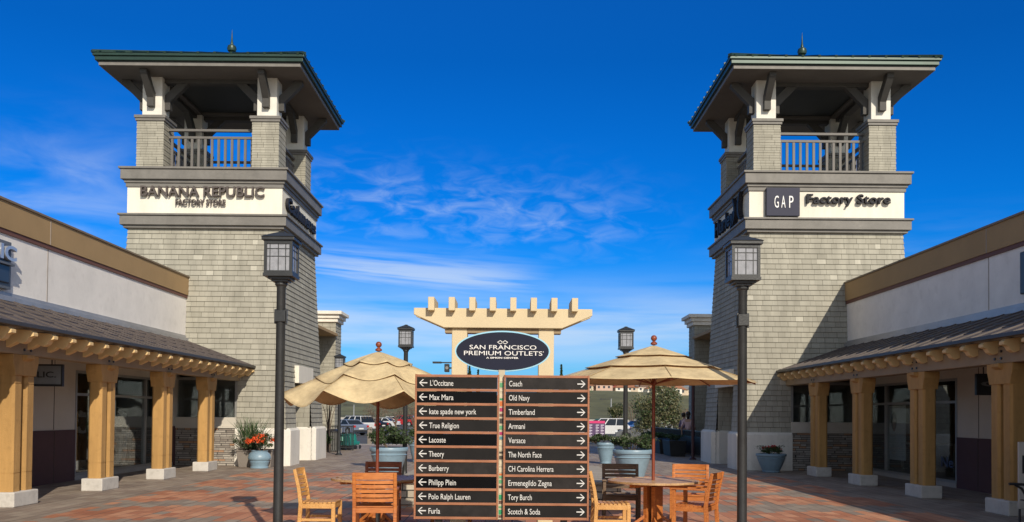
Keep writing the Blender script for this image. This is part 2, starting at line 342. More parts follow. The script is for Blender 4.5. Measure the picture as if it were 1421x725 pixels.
GRASS = M('hill_grass', (0.125, 0.125, 0.055), 0.95, 0.5, 0.05, stain=0.4)
KERB = M('kerb_concrete', (0.40, 0.38, 0.35), 0.9, 0.15, 2, 0.3, 40)
PAINTW = M('road_paint', (0.70, 0.70, 0.68), 0.7, 0.1, 5)
TEAL = M('teal_plastic', (0.012, 0.20, 0.17), 0.4, 0.1, 5)
LEAF_O = leaf_mat('leaf_olive', (0.19, 0.18, 0.09))
LEAF_D = leaf_mat('leaf_dark', (0.040, 0.065, 0.022))
LEAF_G = leaf_mat('leaf_green', (0.060, 0.105, 0.035))
LEAF_S = leaf_mat('leaf_silver', (0.16, 0.18, 0.12))
LEAF_B = leaf_mat('leaf_brown', (0.20, 0.12, 0.07))
BLADE = leaf_mat('blade_green', (0.07, 0.12, 0.055), 0.2)
STRAW = leaf_mat('straw', (0.36, 0.32, 0.24), 0.2)
FLOWER = leaf_mat('flower_orange', (0.75, 0.10, 0.02), 0.2)
FLOWR = leaf_mat('flower_red', (0.50, 0.015, 0.02), 0.2)

# ------------------------------------------------------------------ mesh helpers
class MB:
    def __init__(s): s.v = []; s.f = []; s.m = []; s.uv = {}
    def add(s, vs, fs, mi=0):
        o = len(s.v); s.v += [tuple(v) for v in vs]
        for f in fs: s.f.append(tuple(i+o for i in f)); s.m.append(mi)
        return s
    def box(s, x0, x1, y0, y1, z0, z1, mi=0):
        if x1 < x0: x0, x1 = x1, x0
        if y1 < y0: y0, y1 = y1, y0
        if z1 < z0: z0, z1 = z1, z0
        return s.add([(x0,y0,z0),(x1,y0,z0),(x1,y1,z0),(x0,y1,z0),(x0,y0,z1),(x1,y0,z1),(x1,y1,z1),(x0,y1,z1)],
              [(0,3,2,1),(4,5,6,7),(0,1,5,4),(1,2,6,5),(2,3,7,6),(3,0,4,7)], mi)
    def prism(s, poly, z0, z1, mi=0, axis='Z'):
        """poly = 2-D points; extruded along axis from z0 to z1"""
        n = len(poly)
        a = sum(poly[i][0]*poly[(i+1)%n][1]-poly[(i+1)%n][0]*poly[i][1] for i in range(n))
        if a < 0: poly = poly[::-1]
        if axis == 'Z': g = lambda p, t: (p[0], p[1], t)
        elif axis == 'Y': g = lambda p, t: (p[0], t, p[1])      # poly in x,z
        else: g = lambda p, t: (t, p[0], p[1])                   # poly in y,z
        if z1 < z0: z0, z1 = z1, z0
        vs = [g(p, z0) for p in poly]+[g(p, z1) for p in poly]
        fs = [tuple(range(n))[::-1], tuple(range(n, 2*n))]+[(i, (i+1)%n, n+(i+1)%n, n+i) for i in range(n)]
        if axis == 'Y': fs = [f[::-1] for f in fs]
        return s.add(vs, fs, mi)
    def bar(s, p0, p1, w, h, mi=0, up=(0,0,1)):
        p0, p1 = Vector(p0), Vector(p1); d = (p1-p0).normalized(); u = Vector(up)
        if abs(d.dot(u)) > 0.99: u = Vector((0,1,0))
        a = d.cross(u).normalized()*(w/2); b = a.cross(d).normalized()*(h/2)
        vs = [p0-a-b, p0+a-b, p0+a+b, p0-a+b, p1-a-b, p1+a-b, p1+a+b, p1-a+b]
        return s.add(vs, [(0,1,2,3),(4,7,6,5),(0,4,5,1),(1,5,6,2),(2,6,7,3),(3,7,4,0)], mi)
    def tube(s, pts, rad, n=10, mi=0, cap=True):
        pts = [Vector(p) for p in pts]
        if isinstance(rad, (int, float)): rad = [rad]*len(pts)
        vs = []; ref = None
        for i, p in enumerate(pts):
            d = (pts[min(i+1, len(pts)-1)]-pts[max(i-1, 0)]).normalized()
            u = Vector((0,0,1)) if abs(d.z) < 0.9 else Vector((1,0,0))
            if ref is not None: u = ref
            a = (u-d*u.dot(d)).normalized(); b = d.cross(a); ref = a
            for k in range(n):
                t = 2*math.pi*k/n; vs.append(p+(a*math.cos(t)+b*math.sin(t))*rad[i])
        fs = []
        for i in range(len(pts)-1):
            for k in range(n): fs.append((i*n+k, i*n+(k+1)%n, (i+1)*n+(k+1)%n, (i+1)*n+k))
        if cap: fs.append(tuple(range(n))[::-1]); fs.append(tuple((len(pts)-1)*n+k for k in range(n)))
        return s.add(vs, fs, mi)
    def lathe(s, prof, n=24, c=(0,0,0), mi=0, sq=None):
        vs = []; fs = []
        for (r, z) in prof:
            for k in range(n):
                t = 2*math.pi*(k+0.5)/n; q = 1.0
                vs.append((c[0]+r*math.cos(t)*q, c[1]+r*math.sin(t)*q, c[2]+z))
        for i in range(len(prof)-1):
            for k in range(n): fs.append((i*n+k, i*n+(k+1)%n, (i+1)*n+(k+1)%n, (i+1)*n+k))
        fs.append(tuple(range(n))[::-1]); fs.append(tuple((len(prof)-1)*n+k for k in range(n)))
        return s.add(vs, fs, mi)
    def ball(s, c, r, n=10, mi=0, sz=(1,1,1)):
        prof = [(math.sin(math.pi*i/n)*r, -math.cos(math.pi*i/n)*r) for i in range(1, n)]
        o = len(s.v); s.lathe(prof, n+4, (0,0,0), mi)
        for i in range(o, len(s.v)):
            v = s.v[i]; s.v[i] = (c[0]+v[0]*sz[0], c[1]+v[1]*sz[1], c[2]+v[2]*sz[2])
        return s
    def frustum(s, x0, x1, y0, y1, z0, X0, X1, Y0, Y1, z1, mi=0, cap=True):
        vs = [(x0,y0,z0),(x1,y0,z0),(x1,y1,z0),(x0,y1,z0),(X0,Y0,z1),(X1,Y0,z1),(X1,Y1,z1),(X0,Y1,z1)]
        fs = [(0,1,5,4),(1,2,6,5),(2,3,7,6),(3,0,4,7)]
        if cap: fs += [(0,3,2,1),(4,5,6,7)]
        return s.add(vs, fs, mi)
    def leaf(s, c, size, r, mi=0, asp=0.5, up=0.0):
        d = Vector((r.gauss(0,1), r.gauss(0,1), r.gauss(0,1)+up)).normalized()
        e = d.cross(Vector((r.gauss(0,1), r.gauss(0,1), r.gauss(0,1)))).normalized()
        c = Vector(c); a = d*size*0.5; b = e*size*0.5*asp
        return s.add([c-a, c+b, c+a, c-b], [(0,1,2,3)], mi)
    def build(s, name, mats, parent=None, bevel=0, smooth=None, seg=2, loc=None):
        me = bpy.data.meshes.new(name); me.from_pydata(s.v, [], s.f)
        if not isinstance(mats, (list, tuple)): mats = [mats]
        for m in mats: me.materials.append(m)
        if len(mats) > 1: me.polygons.foreach_set('material_index', s.m)
        uvl = me.uv_layers.new(name='UVMap'); dat = uvl.data; vv = me.vertices
        for p in me.polygons:
            n = p.normal; ax, ay, az = abs(n.x), abs(n.y), abs(n.z)
            for li in p.loop_indices:
                c = vv[me.loops[li].vertex_index].co
                if az > ax and az > ay: dat[li].uv = (c.x, c.y)
                elif ax > ay: dat[li].uv = (c.y, c.z)
                else: dat[li].uv = (c.x, c.z)
        if smooth is not None:
            me.polygons.foreach_set('use_smooth', [True]*len(me.polygons))
            me.update()
            if smooth < 180:
                try: me.set_sharp_from_angle(angle=R(smooth))
                except Exception: pass
        me.update()
        o = bpy.data.objects.new(name, me); COL.objects.link(o)
        if parent is not None: o.parent = parent
        if loc: o.location = loc
        if bevel:
            b = o.modifiers.new('bevel', 'BEVEL'); b.width = bevel; b.segments = seg; b.limit_method = 'ANGLE'; b.angle_limit = R(40); b.harden_normals = False
        return o

def tag(o, label=None, cat=None, group=None, kind=None):
    if label: o['label'] = label
    if cat: o['category'] = cat
    if group: o['group'] = group
    if kind: o['kind'] = kind
    return o
def thing(name, label, cat, loc=(0,0,0), rz=0, group=None):
    o = bpy.data.objects.new(name, None); COL.objects.link(o)
    o.empty_display_size = 0.2; o.location = loc; o.rotation_euler = (0, 0, rz)
    return tag(o, label, cat, group)
def kids(o): return [c for c in COL.objects if c.parent is o]
def copy_tree(o, loc=None, rz=None, label=None, parent=None):
    c = o.copy(); COL.objects.link(c)
    if parent is not None: c.parent = parent
    if loc is not None: c.location = loc
    if rz is not None: c.rotation_euler = (0, 0, rz)
    if label: c['label'] = label
    for ch in kids(o): copy_tree(ch, parent=c)
    return c
# a measured point of the photograph, at world depth Y (metres in front of the camera)
_rot = cam.matrix_world.to_3x3()
def at(px, py, Y):
    u = (px-710.5)/FPX + cam_d.shift_x*1421/FPX; v = -(py-362.5)/FPX + cam_d.shift_y*1421/FPX
    d = _rot @ Vector((u, v, -1)); t = Y/d.y
    return Vector((d.x*t, Y, 1.6+d.z*t))
def gx(px, Y, py=650): return at(px, py, Y).x

def text(s, cap, mat, parent, pos, face='-Y', width=None, depth=0.02, bold=0.0, name='lettering', align='LEFT', xs=1.0, shear=0.0, label=None):
    """text as solid letters; cap = capital height; pos = baseline start (or centre) in parent space"""
    cu = bpy.data.curves.new(name, 'FONT'); cu.body = s; cu.size = 1.0; cu.extrude = 0; cu.offset = bold; cu.shear = shear
    cu.resolution_u = 3; cu.align_x = align
    t = bpy.data.objects.new(name, cu); COL.objects.link(t)
    cu.extrude = (depth/2)/(cap/0.70)
    dg = bpy.context.evaluated_depsgraph_get(); dg.update()
    me = bpy.data.meshes.new_from_object(t.evaluated_get(dg)); me.name = name
    COL.objects.unlink(t); bpy.data.objects.remove(t); bpy.data.curves.remove(cu)
    k = cap/0.70; xsc = k*xs
    if width:
        lo = min(v.co.x for v in me.vertices); hi = max(v.co.x for v in me.vertices); xsc = width/(hi-lo)
    q = {'-Y': lambda x, y, z: (x, -z, y), '+X': lambda x, y, z: (z, x, y), '-X': lambda x, y, z: (-z, -x, y)}[face]
    for v in me.vertices:
        v.co = q(v.co.x*xsc, v.co.y*k, v.co.z*k)
    me.materials.clear(); me.materials.append(mat)
    o = bpy.data.objects.new(name, me); COL.objects.link(o); o.parent = parent; o.location = pos
    if label: o['label'] = label
    return o

# ------------------------------------------------------------------ the setting
def gz(x, y):
    """height of the land"""
    z = 0.0
    if y > 46: z -= 0.33*min(1, (y-46)/14)
    if y > 250:
        t = min(1, (y-250)/190); s = t*t*(3-2*t)
        h = 9.0+4.0/(1+math.exp(-(x-5)/25))
        h += 1.2*math.sin(x*0.021+1)+0.7*math.sin(x*0.057)
        z += s*h
        if y > 440: z += (y-440)*0.012*(1+0.3*math.sin(x*0.013))
    return z
def sheet(name, x0, x1, y0, y1, nx, ny, dz, mat, ys=None):
    mb = MB(); ys = ys or [y0+(y1-y0)*j/ny for j in range(ny+1)]
    xs = [x0+(x1-x0)*i/nx for i in range(nx+1)]
    vs = [(x, y, gz(x, y)+dz) for y in ys for x in xs]; n = len(xs)
    fs = [(j*n+i, j*n+i+1, (j+1)*n+i+1, (j+1)*n+i) for j in range(len(ys)-1) for i in range(nx)]
    mb.add(vs, fs); return tag(mb.build(name, mat, smooth=180), kind='structure')
ys = [-60, 0, 30, 45.9, 46.1]+[46+i*2 for i in range(1, 8)]+[80, 120, 180, 250]+[250+i*9.5 for i in range(1, 21)]+[480, 560, 700, 1000, 1500]
sheet('ground', -900, 900, 0, 0, 120, 0, -0.16, GRASS, ys)
o = MB(); o.box(-24, 24, -14, 45.8, -0.3, 0.0); tag(o.build('plaza_paving', PAVE), kind='structure')
o = MB(); o.box(-60, 60, 45.8, 46.1, -0.3, 0.012); tag(o.build('kerb', KERB, bevel=0.02), kind='structure')
sheet('parking_lot', -150, 150, 46.1, 246, 20, 0, -0.10, ASPH, [46.1]+[46+i*2 for i in range(1, 8)]+[80, 120, 180, 246])
mb = MB()
for row, yy in enumerate((78, 100, 122, 144)):
    for i in range(-14, 26):
        mb.box(i*2.8-0.05, i*2.8+0.05, yy, yy+5.2, gz(0, yy)-0.10, gz(0, yy)-0.092)
tag(mb.build('parking_bay_lines', PAINTW), kind='structure')

# ------------------------------------------------------------------ towers
def course_ring(mb, segs, z0, z1, hb, ht, lap):
    pass
def half_at(z): return 2.60-0.30*max(0, min(1, (z-1.1)/6.0))
RAILC = M('rail_grey', (0.14, 0.13, 0.12), 0.6, 0.15, 3)
def tower(cx, s, label):
    """s = +1: plaza side faces +x (left tower); -1: mirrored"""
    cy = 29.4
    t = thing('shingle_tower', label, 'tower', (cx, cy, 0)); t.scale = (1, 1, 1.007 if s > 0 else 1.012)
    def X(a, b): return (s*a, s*b) if s > 0 else (s*b, s*a)
    # shaft of lapped shingle courses
    mb = MB(); k = 0
    nC = int(7.06/CH)+1
    for k in range(nC+1):
        z0, z1 = k*CH, min((k+1)*CH, 7.1)
        if z1 <= z0: break
        a, b = half_at(z0)+0.022, half_at(z1)+0.004
        low = z0 < 2.58
        # front (toward -y) : below 2.6 only the plaza corner is shingled
        def strip(p0, p1, q0, q1):
            # outer face, plus underside lip
            mb.add([p0, p1, q1, q0], [(0,1,2,3)])
        xl = 1.14 if low else -a
        fr = [(xl, -a), (a, -a)]; frt = [(1.14 if low else -b, -b), (b, -b)]
        segs = [(fr, frt)]
        if low:
            segs += [([(a, -a), (a, -1.3)], [(b, -b), (b, -1.3)]), ([(a, 0.8), (a, a)], [(b, 0.8), (b, b)])]
        else: segs += [([(a, -a), (a, a)], [(b, -b), (b, b)])]
        segs += [([(a, a), (-a, a)], [(b, b), (-b, b)]), ([(-a, a), (-a, -a)], [(-b, b), (-b, -b)])]
        for (p, q) in segs:
            A, B = p; C, D = q
            v = [(s*A[0], A[1], z0), (s*B[0], B[1], z0), (s*D[0], D[1], z1), (s*C[0], C[1], z1)]
            f = (0,1,2,3) if s > 0 else (3,2,1,0)
            mb.add(v, [f])
            # lip under the course
            cxm = (A[0]+B[0])/2; cym = (A[1]+B[1])/2
            dx, dy = (0, 0.03) if abs(A[1]-B[1]) < 1e-6 and A[1] < 0 else (0, -0.03) if abs(A[1]-B[1]) < 1e-6 else ((-0.03 if A[0] > 0 else 0.03), 0)
            w = [(s*A[0], A[1], z0), (s*B[0], B[1], z0), (s*(B[0]+dx), B[1]+dy, z0), (s*(A[0]+dx), A[1]+dy, z0)]
            mb.add(w, [(3,2,1,0) if s > 0 else (0,1,2,3)])
    mb.build('shaft', SH, t)
    # passage through the plaza side
    mb = MB(); xi = 0.9
    mb.box(s*xi, s*2.545, -1.34, -1.30, 0, 2.6); mb.box(s*xi, s*2.545, 0.80, 0.84, 0, 2.6); mb.box(s*xi, s*(xi-0.05), -1.34, 0.84, 0, 2.6)
    mb.build('passage_wall', SH, t)
    mb = MB(); mb.box(s*xi, s*2.50, -1.30, 0.80, 2.56, 2.62); mb.build('passage_ceiling', SOFFIT, t)
    # white plinths of the two piers (chamfered corners, bevelled top)
    def plinth(x0, x1, y0, y1, ch):
        def poly(e):
            return [(s*(x0-e*0), y0-e), (s*(x1+e-ch), y0-e), (s*(x1+e), y0-e+ch), (s*(x1+e), y1-ch*0.6), (s*(x1+e-ch*0.6), y1), (s*x0, y1)]
        mb = MB(); p = poly(0.0); q = poly(-0.07)
        mb.prism(p, 0, 1.04)
        n = len(p); aa = sum(p[i][0]*p[(i+1)%n][1]-p[(i+1)%n][0]*p[i][1] for i in range(n))
        if aa < 0: p = p[::-1]; q = q[::-1]
        mb.add([(a, b, 1.04) for a, b in p]+[(a, b, 1.11) for a, b in q], [(i, (i+1)%n, n+(i+1)%n, n+i) for i in range(n)]+[tuple(range(n, 2*n))])
        mb.build('plinth', WHITE, t)
    plinth(1.14, 2.74, -2.74, -1.24, 0.22); plinth(0.98, 2.74, 0.74, 2.74, 0.22)
    # blank white panel over the passage
    mb = MB(); mb.box(s*2.50, s*2.66, -1.25, 0.78, 2.50, 3.04); mb.build('blank_panel', SIGNW, t, bevel=0.01)
    # shop window with stone base, in the tower front under the canopy
    x0, x1 = X(-0.85, 1.14)
    mb = MB(); mb.box(x0, x1, -2.66, -2.30, 0, 1.10); mb.build('stone_base', STONE, t)
    mb = MB(); mb.box(x0, x1, -2.70, -2.30, 1.10, 1.16); mb.box(x0, x1, -2.655, -2.30, 1.16, 1.42); mb.build('window_sill', WALLL, t, bevel=0.008)
    mb = MB(); mb.box(x0, x1, -2.50, -2.47, 1.42, 2.6); mb.build('window_pane', GLASS, t)
    mb = MB(); mb.box(x0, x1, -2.30, -2.25, 1.42, 2.6); mb.build('window_back', DARKIN, t)
    mb = MB()
    for xx in (x0, (x0+x1)/2-0.04, x1-0.07): mb.box(xx, xx+0.07, -2.56, -2.465, 1.42, 2.6)
    mb.box(x0, x1, -2.562, -2.463, 2.52, 2.598); mb.build('window_frame', ALU, t)
    # belt: lower moulding, sign band, upper moulding
    def moulding(name, z0, z1):
        mb = MB(); h = z1-z0
        mb.box(-2.42, 2.42, -2.42, 2.42, z0, z0+h*0.20)
        mb.box(-2.50, 2.50, -2.50, 2.50, z0+h*0.20, z0+h*0.86)
        mb.box(-2.55, 2.55, -2.55, 2.55, z0+h*0.86, z1)
        mb.build(name, TRIM, t, bevel=0.012)
    moulding('lower_moulding', 7.06, 7.48); moulding('upper_moulding', 8.42, 8.88)
    mb = MB(); mb.box(-2.34, 2.34, -2.34, 2.34, 7.48, 8.42); mb.build('sign_band', SIGNW, t)
    mb = MB(); mb.box(-2.38, 2.38, -2.38, 2.38, 8.30, 8.42); mb.build('bed_moulding', TRIM, t, bevel=0.01)
    # belfry: four shingled piers, posts and braces
    c = 1.755
    for ix in (-1, 1):
        for iy in (-1, 1):
            px, py = ix*c, iy*c
            mb = MB(); k = 0; z = 8.88
            while z < 10.36:
                z1 = min(z+CH, 10.36)
                a, b = 0.418, 0.405
                mb.frustum(px-a, px+a, py-a, py+a, z, px-b, px+b, py-b, py+b, z1); z = z1
            pier = mb.build('pier', SH, t)
            mb = MB(); mb.box(px-0.45, px+0.45, py-0.45, py+0.45, 10.36, 10.44); mb.box(px-0.48, px+0.48, py-0.48, py+0.48, 10.44, 10.53)
            mb.build('pier_cap', TRIM, pier, bevel=0.01)
            mb = MB(); mb.box(px-0.30, px+0.30, py-0.30, py+0.30, 10.53, 11.80); mb.build('post', POSTW, t, bevel=0.012)
            for (dx, dy) in ((1,0), (-1,0), (0,1), (0,-1)):
                mb = MB(); o1 = 0.38
                bx, by = px+dx*o1, py+dy*o1
                w = 0.10
                def q(d, z): return (px+dx*d, py+dy*d, z)
                # curved knee brace, foot on the post, head under the soffit
                pts = [(0.305, 10.80), (0.47, 10.80), (0.47, 11.06), (0.98, 11.58), (1.02, 11.62), (1.02, 11.735), (0.80, 11.735), (0.305, 11.25)]
                if dy == 0: poly = [(px+dx*a, b) for a, b in pts]; mb.prism(poly, py-w, py+w, axis='Y')
                else: poly = [(py+dy*a, b) for a, b in pts]; mb.prism(poly, px-w, px+w, axis='X')
                mb.build('brace', TRIM_D, t, bevel=0.008)
    # ring beam, soffit ring, raised ceiling
    mb = MB()
    for a in (-1, 1):
        mb.box(-1.95, 1.95, a*c-0.13, a*c+0.13, 11.62, 11.738); mb.box(a*c-0.13, a*c+0.13, -1.61, 1.61, 11.62, 11.738)
    mb.build('ring_beam', TRIM_D, t)
    mb = MB()
    mb.box(-2.96, 2.96, -2.96, -1.45, 11.74, 11.80); mb.box(-2.96, 2.96, 1.45, 2.96, 11.74, 11.80)
    mb.box(-2.96, -1.45, -1.45, 1.45, 11.74, 11.80); mb.box(1.45, 2.96, -1.45, 1.45, 11.74, 11.80)
    mb.box(-1.5, 1.5, -1.5, 1.5, 12.05, 12.08); 
    for a in (-1, 1):
        mb.box(-1.5, 1.5, a*1.5, a*1.46, 11.80, 12.05); mb.box(a*1.5, a*1.46, -1.46, 1.46, 11.80, 12.05)
    mb.build('soffit', SOFFIT, t)
    mb = MB()
    for (a0, a1) in ((-1, 1),):
        mb.box(-2.98, 2.98, -2.99, -2.96, 11.735, 11.83); mb.box(-2.98, 2.98, 2.96, 2.99, 11.735, 11.83)
        mb.box(-2.99, -2.96, -2.96, 2.96, 11.735, 11.83); mb.box(2.96, 2.99, -2.96, 2.96, 11.735, 11.83)
    mb.build('eave_trim', TRIM, t)
    mb = MB(); mb.box(-3.0, 3.0, -3.0, 3.0, 11.83, 11.90); mb.build('eave_fascia', GUTTER_IN, t)
    mb = MB()
    for (e, z0, z1) in ((3.07, 11.86, 11.98), (3.12, 11.98, 12.06)):
        for a in (-1, 1):
            mb.box(-e, e, a*e, a*(e-0.12), z0, z1); mb.box(a*e, a*(e-0.12), -e+0.12, e-0.12, z0, z1)
    mb.build('gutter', GREEN, t, bevel=0.012)
    mb = MB(); E = 3.13
    mb.add([(-E,-E,12.06), (E,-E,12.06), (E,E,12.06), (-E,E,12.06), (0,0,13.25)], [(0,1,4), (1,2,4), (2,3,4), (3,0,4), (3,2,1,0)])
    roof = mb.build('roof', GREEN, t)
    mb = MB(); sl = (13.25-12.06)/E
    for i in range(-6, 7):
        u = i*0.49
        for (dx, dy) in ((0,-1), (0,1), (1,0), (-1,0)):
            r0 = E+0.01; r1 = abs(u)+0.02
            if r1 > r0-0.1: continue
            g = lambda r: ((u if dx == 0 else dx*r), (u if dy == 0 else dy*r), 12.06+(E-r)*sl+0.015)
            mb.bar(g(r0), g(r1), 0.07, 0.06)
    for (dx, dy) in ((1,1), (1,-1), (-1,1), (-1,-1)):
        mb.bar((dx*E, dy*E, 12.09), (0, 0, 13.28), 0.12, 0.07)
    mb.build('roof_batten', GREEN, roof)
    mb = MB(); mb.lathe([(0.20, 0), (0.16, 0.10), (0.07, 0.16), (0.05, 0.24), (0.13, 0.29), (0.155, 0.37), (0.13, 0.46), (0.05, 0.51), (0.045, 0.58), (0.03, 0.62), (0.012, 0.90), (0.004, 1.0)], 14, (0, 0, 13.08))
    mb.build('finial', GREEN, t, smooth=40)
    # railings between piers
    for side in range(4):
        mb = MB(); a0, a1 = -c+0.42, c-0.42; pl = c
        def P(u, z, d=pl):
            return {0: (u, -d, z), 1: (d, u, z), 2: (u, d, z), 3: (-d, u, z)}[side]
        rail = MB()
        rail.bar(P(a0, 10.20), P(a1, 10.20), 0.11, 0.07); rail.bar(P(a0, 9.98), P(a1, 9.98), 0.07, 0.07); rail.bar(P(a0, 8.97), P(a1, 8.97), 0.07, 0.07)
        ro = rail.build('railing', RAILC, t)
        for i in range(13):
            u = a0+(a1-a0)*(i+0.5)/13; mb.bar(P(u, 9.0), P(u, 9.95), 0.075, 0.045, up=(1,0,0) if side % 2 else (0,1,0))
        mb.build('baluster', RAILC, ro)
    return t
TL = tower(-9.36, 1, 'left shingled tower with two lines of bronze capitals on its front sign band')
TR = tower(9.42, -1, 'right shingled tower with a square navy board on its front sign band')
# lettering (standing proud of the bands)
text('BANANA REPUBLIC', 0.30, BRONZE, TL, (-1.93, -2.42, 8.02), width=3.72, depth=0.09, bold=0.012, name='shop_lettering')
text('FACTORY STORE', 0.165, BRONZE, TL, (-0.86, -2.42, 7.76), width=1.50, depth=0.07, bold=0.012, name='shop_lettering')
text('Cashmeres', 0.40, NAVY, TL, (2.40, -2.05, 7.74), face='+X', width=3.9, depth=0.09, bold=0.03, name='shop_lettering')
mb = MB(); mb.box(-1.86, -0.86, -2.50, -2.345, 7.53, 8.37); gb = mb.build('sign_board', M('board_navy', (0.040, 0.042, 0.068), 0.5, 0.1, spec=0.15), TR, bevel=0.01)
for i, ch in enumerate('GAP'):
    text(ch, 0.36, TEXTW, gb, (-1.64+i*0.215, -2.51, 7.77), width=0.13, depth=0.02, bold=0.0, name='letter')
text('Factory Store', 0.27, NAVY, TR, (-0.66, -2.42, 7.93), width=2.52, depth=0.10, bold=0.018, name='shop_lettering')
text('Hurley', 0.50, NAVY, TR, (-2.40, 1.95, 7.72), face='-X', width=2.65, depth=0.09, bold=0.02, name='shop_lettering')
mb = MB()
for sgn in (-1, 1):
    pts = []
    for i in range(9):
        zt = -1+i/4; pts.append((-1.30+sgn*(0.14+0.26*zt*zt), 8.0+zt*0.42))
    inn = [(y+sgn*(0.17-0.05*abs((i-4)/4)), z) for i, (y, z) in enumerate(pts)]
    for i in range(8): mb.prism([pts[i], pts[i+1], inn[i+1], inn[i]], -2.50, -2.36, axis='X')
mb.build('emblem', NAVY, TR)

# ------------------------------------------------------------------ shop wings
def storefront_room(b, s, xw, y0, y1):
    """dark room behind the glass"""
    mb = MB()
    mb.box(s*(xw+0.05), s*(xw+4.5), y0, y1, -0.02, 0.10); mb.build('shop_floor', SHOPFL, b)
    mb = MB()
    mb.box(s*(xw+4.5), s*(xw+4.6), y0, y1, 0, 2.8); mb.box(s*(xw+0.1), s*(xw+4.5), y0-0.1, y0, 0, 2.8); mb.box(s*(xw+0.1), s*(xw+4.5), y1, y1+0.1, 0, 2.8)
    mb.box(s*(xw+0.1), s*(xw+4.6), y0-0.1, y1+0.1, 2.6, 2.7)
    mb.build('shop_interior', DARKIN, b)
def wing(s, XU, XL, XC, XE, label):
    """s=-1 left of the plaza, +1 right. XU upper wall, XL lower wall, XC column inner face, XE eave (all |x|)"""
    b = thing('shop_building', label, 'shop building', (0, 0, 0))
    Y0, Y1 = 4.0, 27.02
    bx = lambda mb, a, c, *r: mb.box(s*a, s*c, *r)
    zt = 5.66
    mb = MB(); bx(mb, XU, XU+0.3, Y0, Y1, 2.9, 5.03); mb.box(s*(XU+0.3), s*(XU+12), Y0, Y0+0.3, 0, 5.03); u = mb.build('upper_wall', WALLU, b)
    mb = MB(); bx(mb, XU-0.05, XU+0.30, Y0-0.05, Y1, 5.08, zt-0.05); mb.box(s*(XU+0.30), s*(XU+12), Y0-0.05, Y0+0.3, 5.08, zt-0.05); mb.build('parapet', BEIGE, b)
    mb = MB(); bx(mb, XU-0.08, XU+0.34, Y0-0.08, Y1, zt-0.05, zt); mb.build('coping', M('coping_brown', (0.20, 0.15, 0.10), 0.6), b, bevel=0.008)
    mb = MB(); bx(mb, XU-0.03, XU+0.3, Y0-0.03, Y1, 4.99, 5.08); mb.build('string_course', MAROON, b)
    mb = MB()
    for yy in (18.9, 10.4): bx(mb, XU-0.056, XU-0.05, yy, yy+0.025, 5.08, zt-0.05); bx(mb, XU-0.005, XU, yy, yy+0.03, 3.7, 4.99)
    mb.build('control_joint', M('joint_taupe', (0.35, 0.3, 0.26) if s < 0 else (0.25, 0.2, 0.15), 0.9), b)  # narrow control joint strips in one flat colour
    mb = MB(); mb.box(s*(XU+0.3), s*(XU+12), Y0, Y1, 4.6, 4.75); mb.build('flat_roof', M('roof_membrane', (0.4, 0.4, 0.38), 0.9), b)
    # lower wall segments: stucco over maroon dado
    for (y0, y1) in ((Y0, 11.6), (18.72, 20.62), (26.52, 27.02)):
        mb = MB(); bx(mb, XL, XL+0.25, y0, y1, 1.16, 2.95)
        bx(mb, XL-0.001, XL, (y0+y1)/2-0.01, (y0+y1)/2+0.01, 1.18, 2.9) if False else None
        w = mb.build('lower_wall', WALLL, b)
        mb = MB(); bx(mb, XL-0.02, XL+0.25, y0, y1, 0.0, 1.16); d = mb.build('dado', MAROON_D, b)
        if y1-y0 > 1:
            mb = MB(); ym = (y0+y1)/2; bx(mb, XL-0.004, XL+0.01, ym-0.011, ym+0.011, 1.17, 2.9); bx(mb, XL-0.024, XL, ym-0.011, ym+0.011, 0.02, 1.14); mb.build('control_joint', M('joint_dark', (0.06, 0.045, 0.04), 0.9), w)
    # storefronts
    for (y0, y1, ms) in ((20.62, 26.52, (20.66, 22.55, 24.6, 26.46)), (11.6, 18.72, (11.66, 13.4, 15.2, 17.0, 18.66))):
        fr = MB()
        for yy in ms: bx(fr, XL-0.01, XL+0.10, yy-0.035, yy+0.035, 0.10, 2.52)
        for k in range(len(ms)-1):
            for zz in (0.13, 1.97, 2.49): bx(fr, XL-0.006, XL+0.096, ms[k]+0.035, ms[k+1]-0.035, zz-0.03, zz+0.03)
        f = fr.build('window_frame', ALU, b)
        for k in range(len(ms)-1):
            g = MB(); bx(g, XL+0.04, XL+0.052, ms[k]+0.035, ms[k+1]-0.035, 0.16, 1.94); bx(g, XL+0.04, XL+0.052, ms[k]+0.035, ms[k+1]-0.035, 2.0, 2.46)
            g.build('window_pane', GLASS, f)
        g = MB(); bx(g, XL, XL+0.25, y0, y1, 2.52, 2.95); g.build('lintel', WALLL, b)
        g = MB(); bx(g, XL-0.03, XL+0.12, y0, y1, 0.0, 0.10); g.build('window_kerb', KERB, b)
        storefront_room(b, s, XL+0.1, y0, y1)
    # canopy
    ze, zr = 2.965, 3.72
    can = MB()
    sl = (zr-ze)/(XU-XE)
    v = [(s*XU, Y0, zr), (s*XE, Y0, ze), (s*XE, 27.0, ze), (s*XU, 27.0, zr)]
    w = [(a, b_, c-0.05) for a, b_, c in v]
    f = [(0,1,2,3), (7,6,5,4), (0,4,5,1), (1,5,6,2), (2,6,7,3), (3,7,4,0)]
    can.add(v+w, f if s > 0 else [q[::-1] for q in f])
    canopy = can.build('canopy_roof', ROOFT, b)
    bt = MB(); n = 0
    y = Y0+0.3
    while y < 27.0:      # metal roof laid in courses and seams
        bt.bar((s*XU, y, zr+0.012), (s*(XE-0.02), y, ze+0.012-0.02*sl), 0.035, 0.03); y += 0.66
    for q in (0.25, 0.5, 0.75):
        xx = XU+(XE-XU)*q; zz = zr+(ze-zr)*q
        bt.box(s*xx, s*(xx+0.04), Y0, 27.0, zz+0.0, zz+0.022)
    bt.build('roof_seam', ROOFT, canopy)
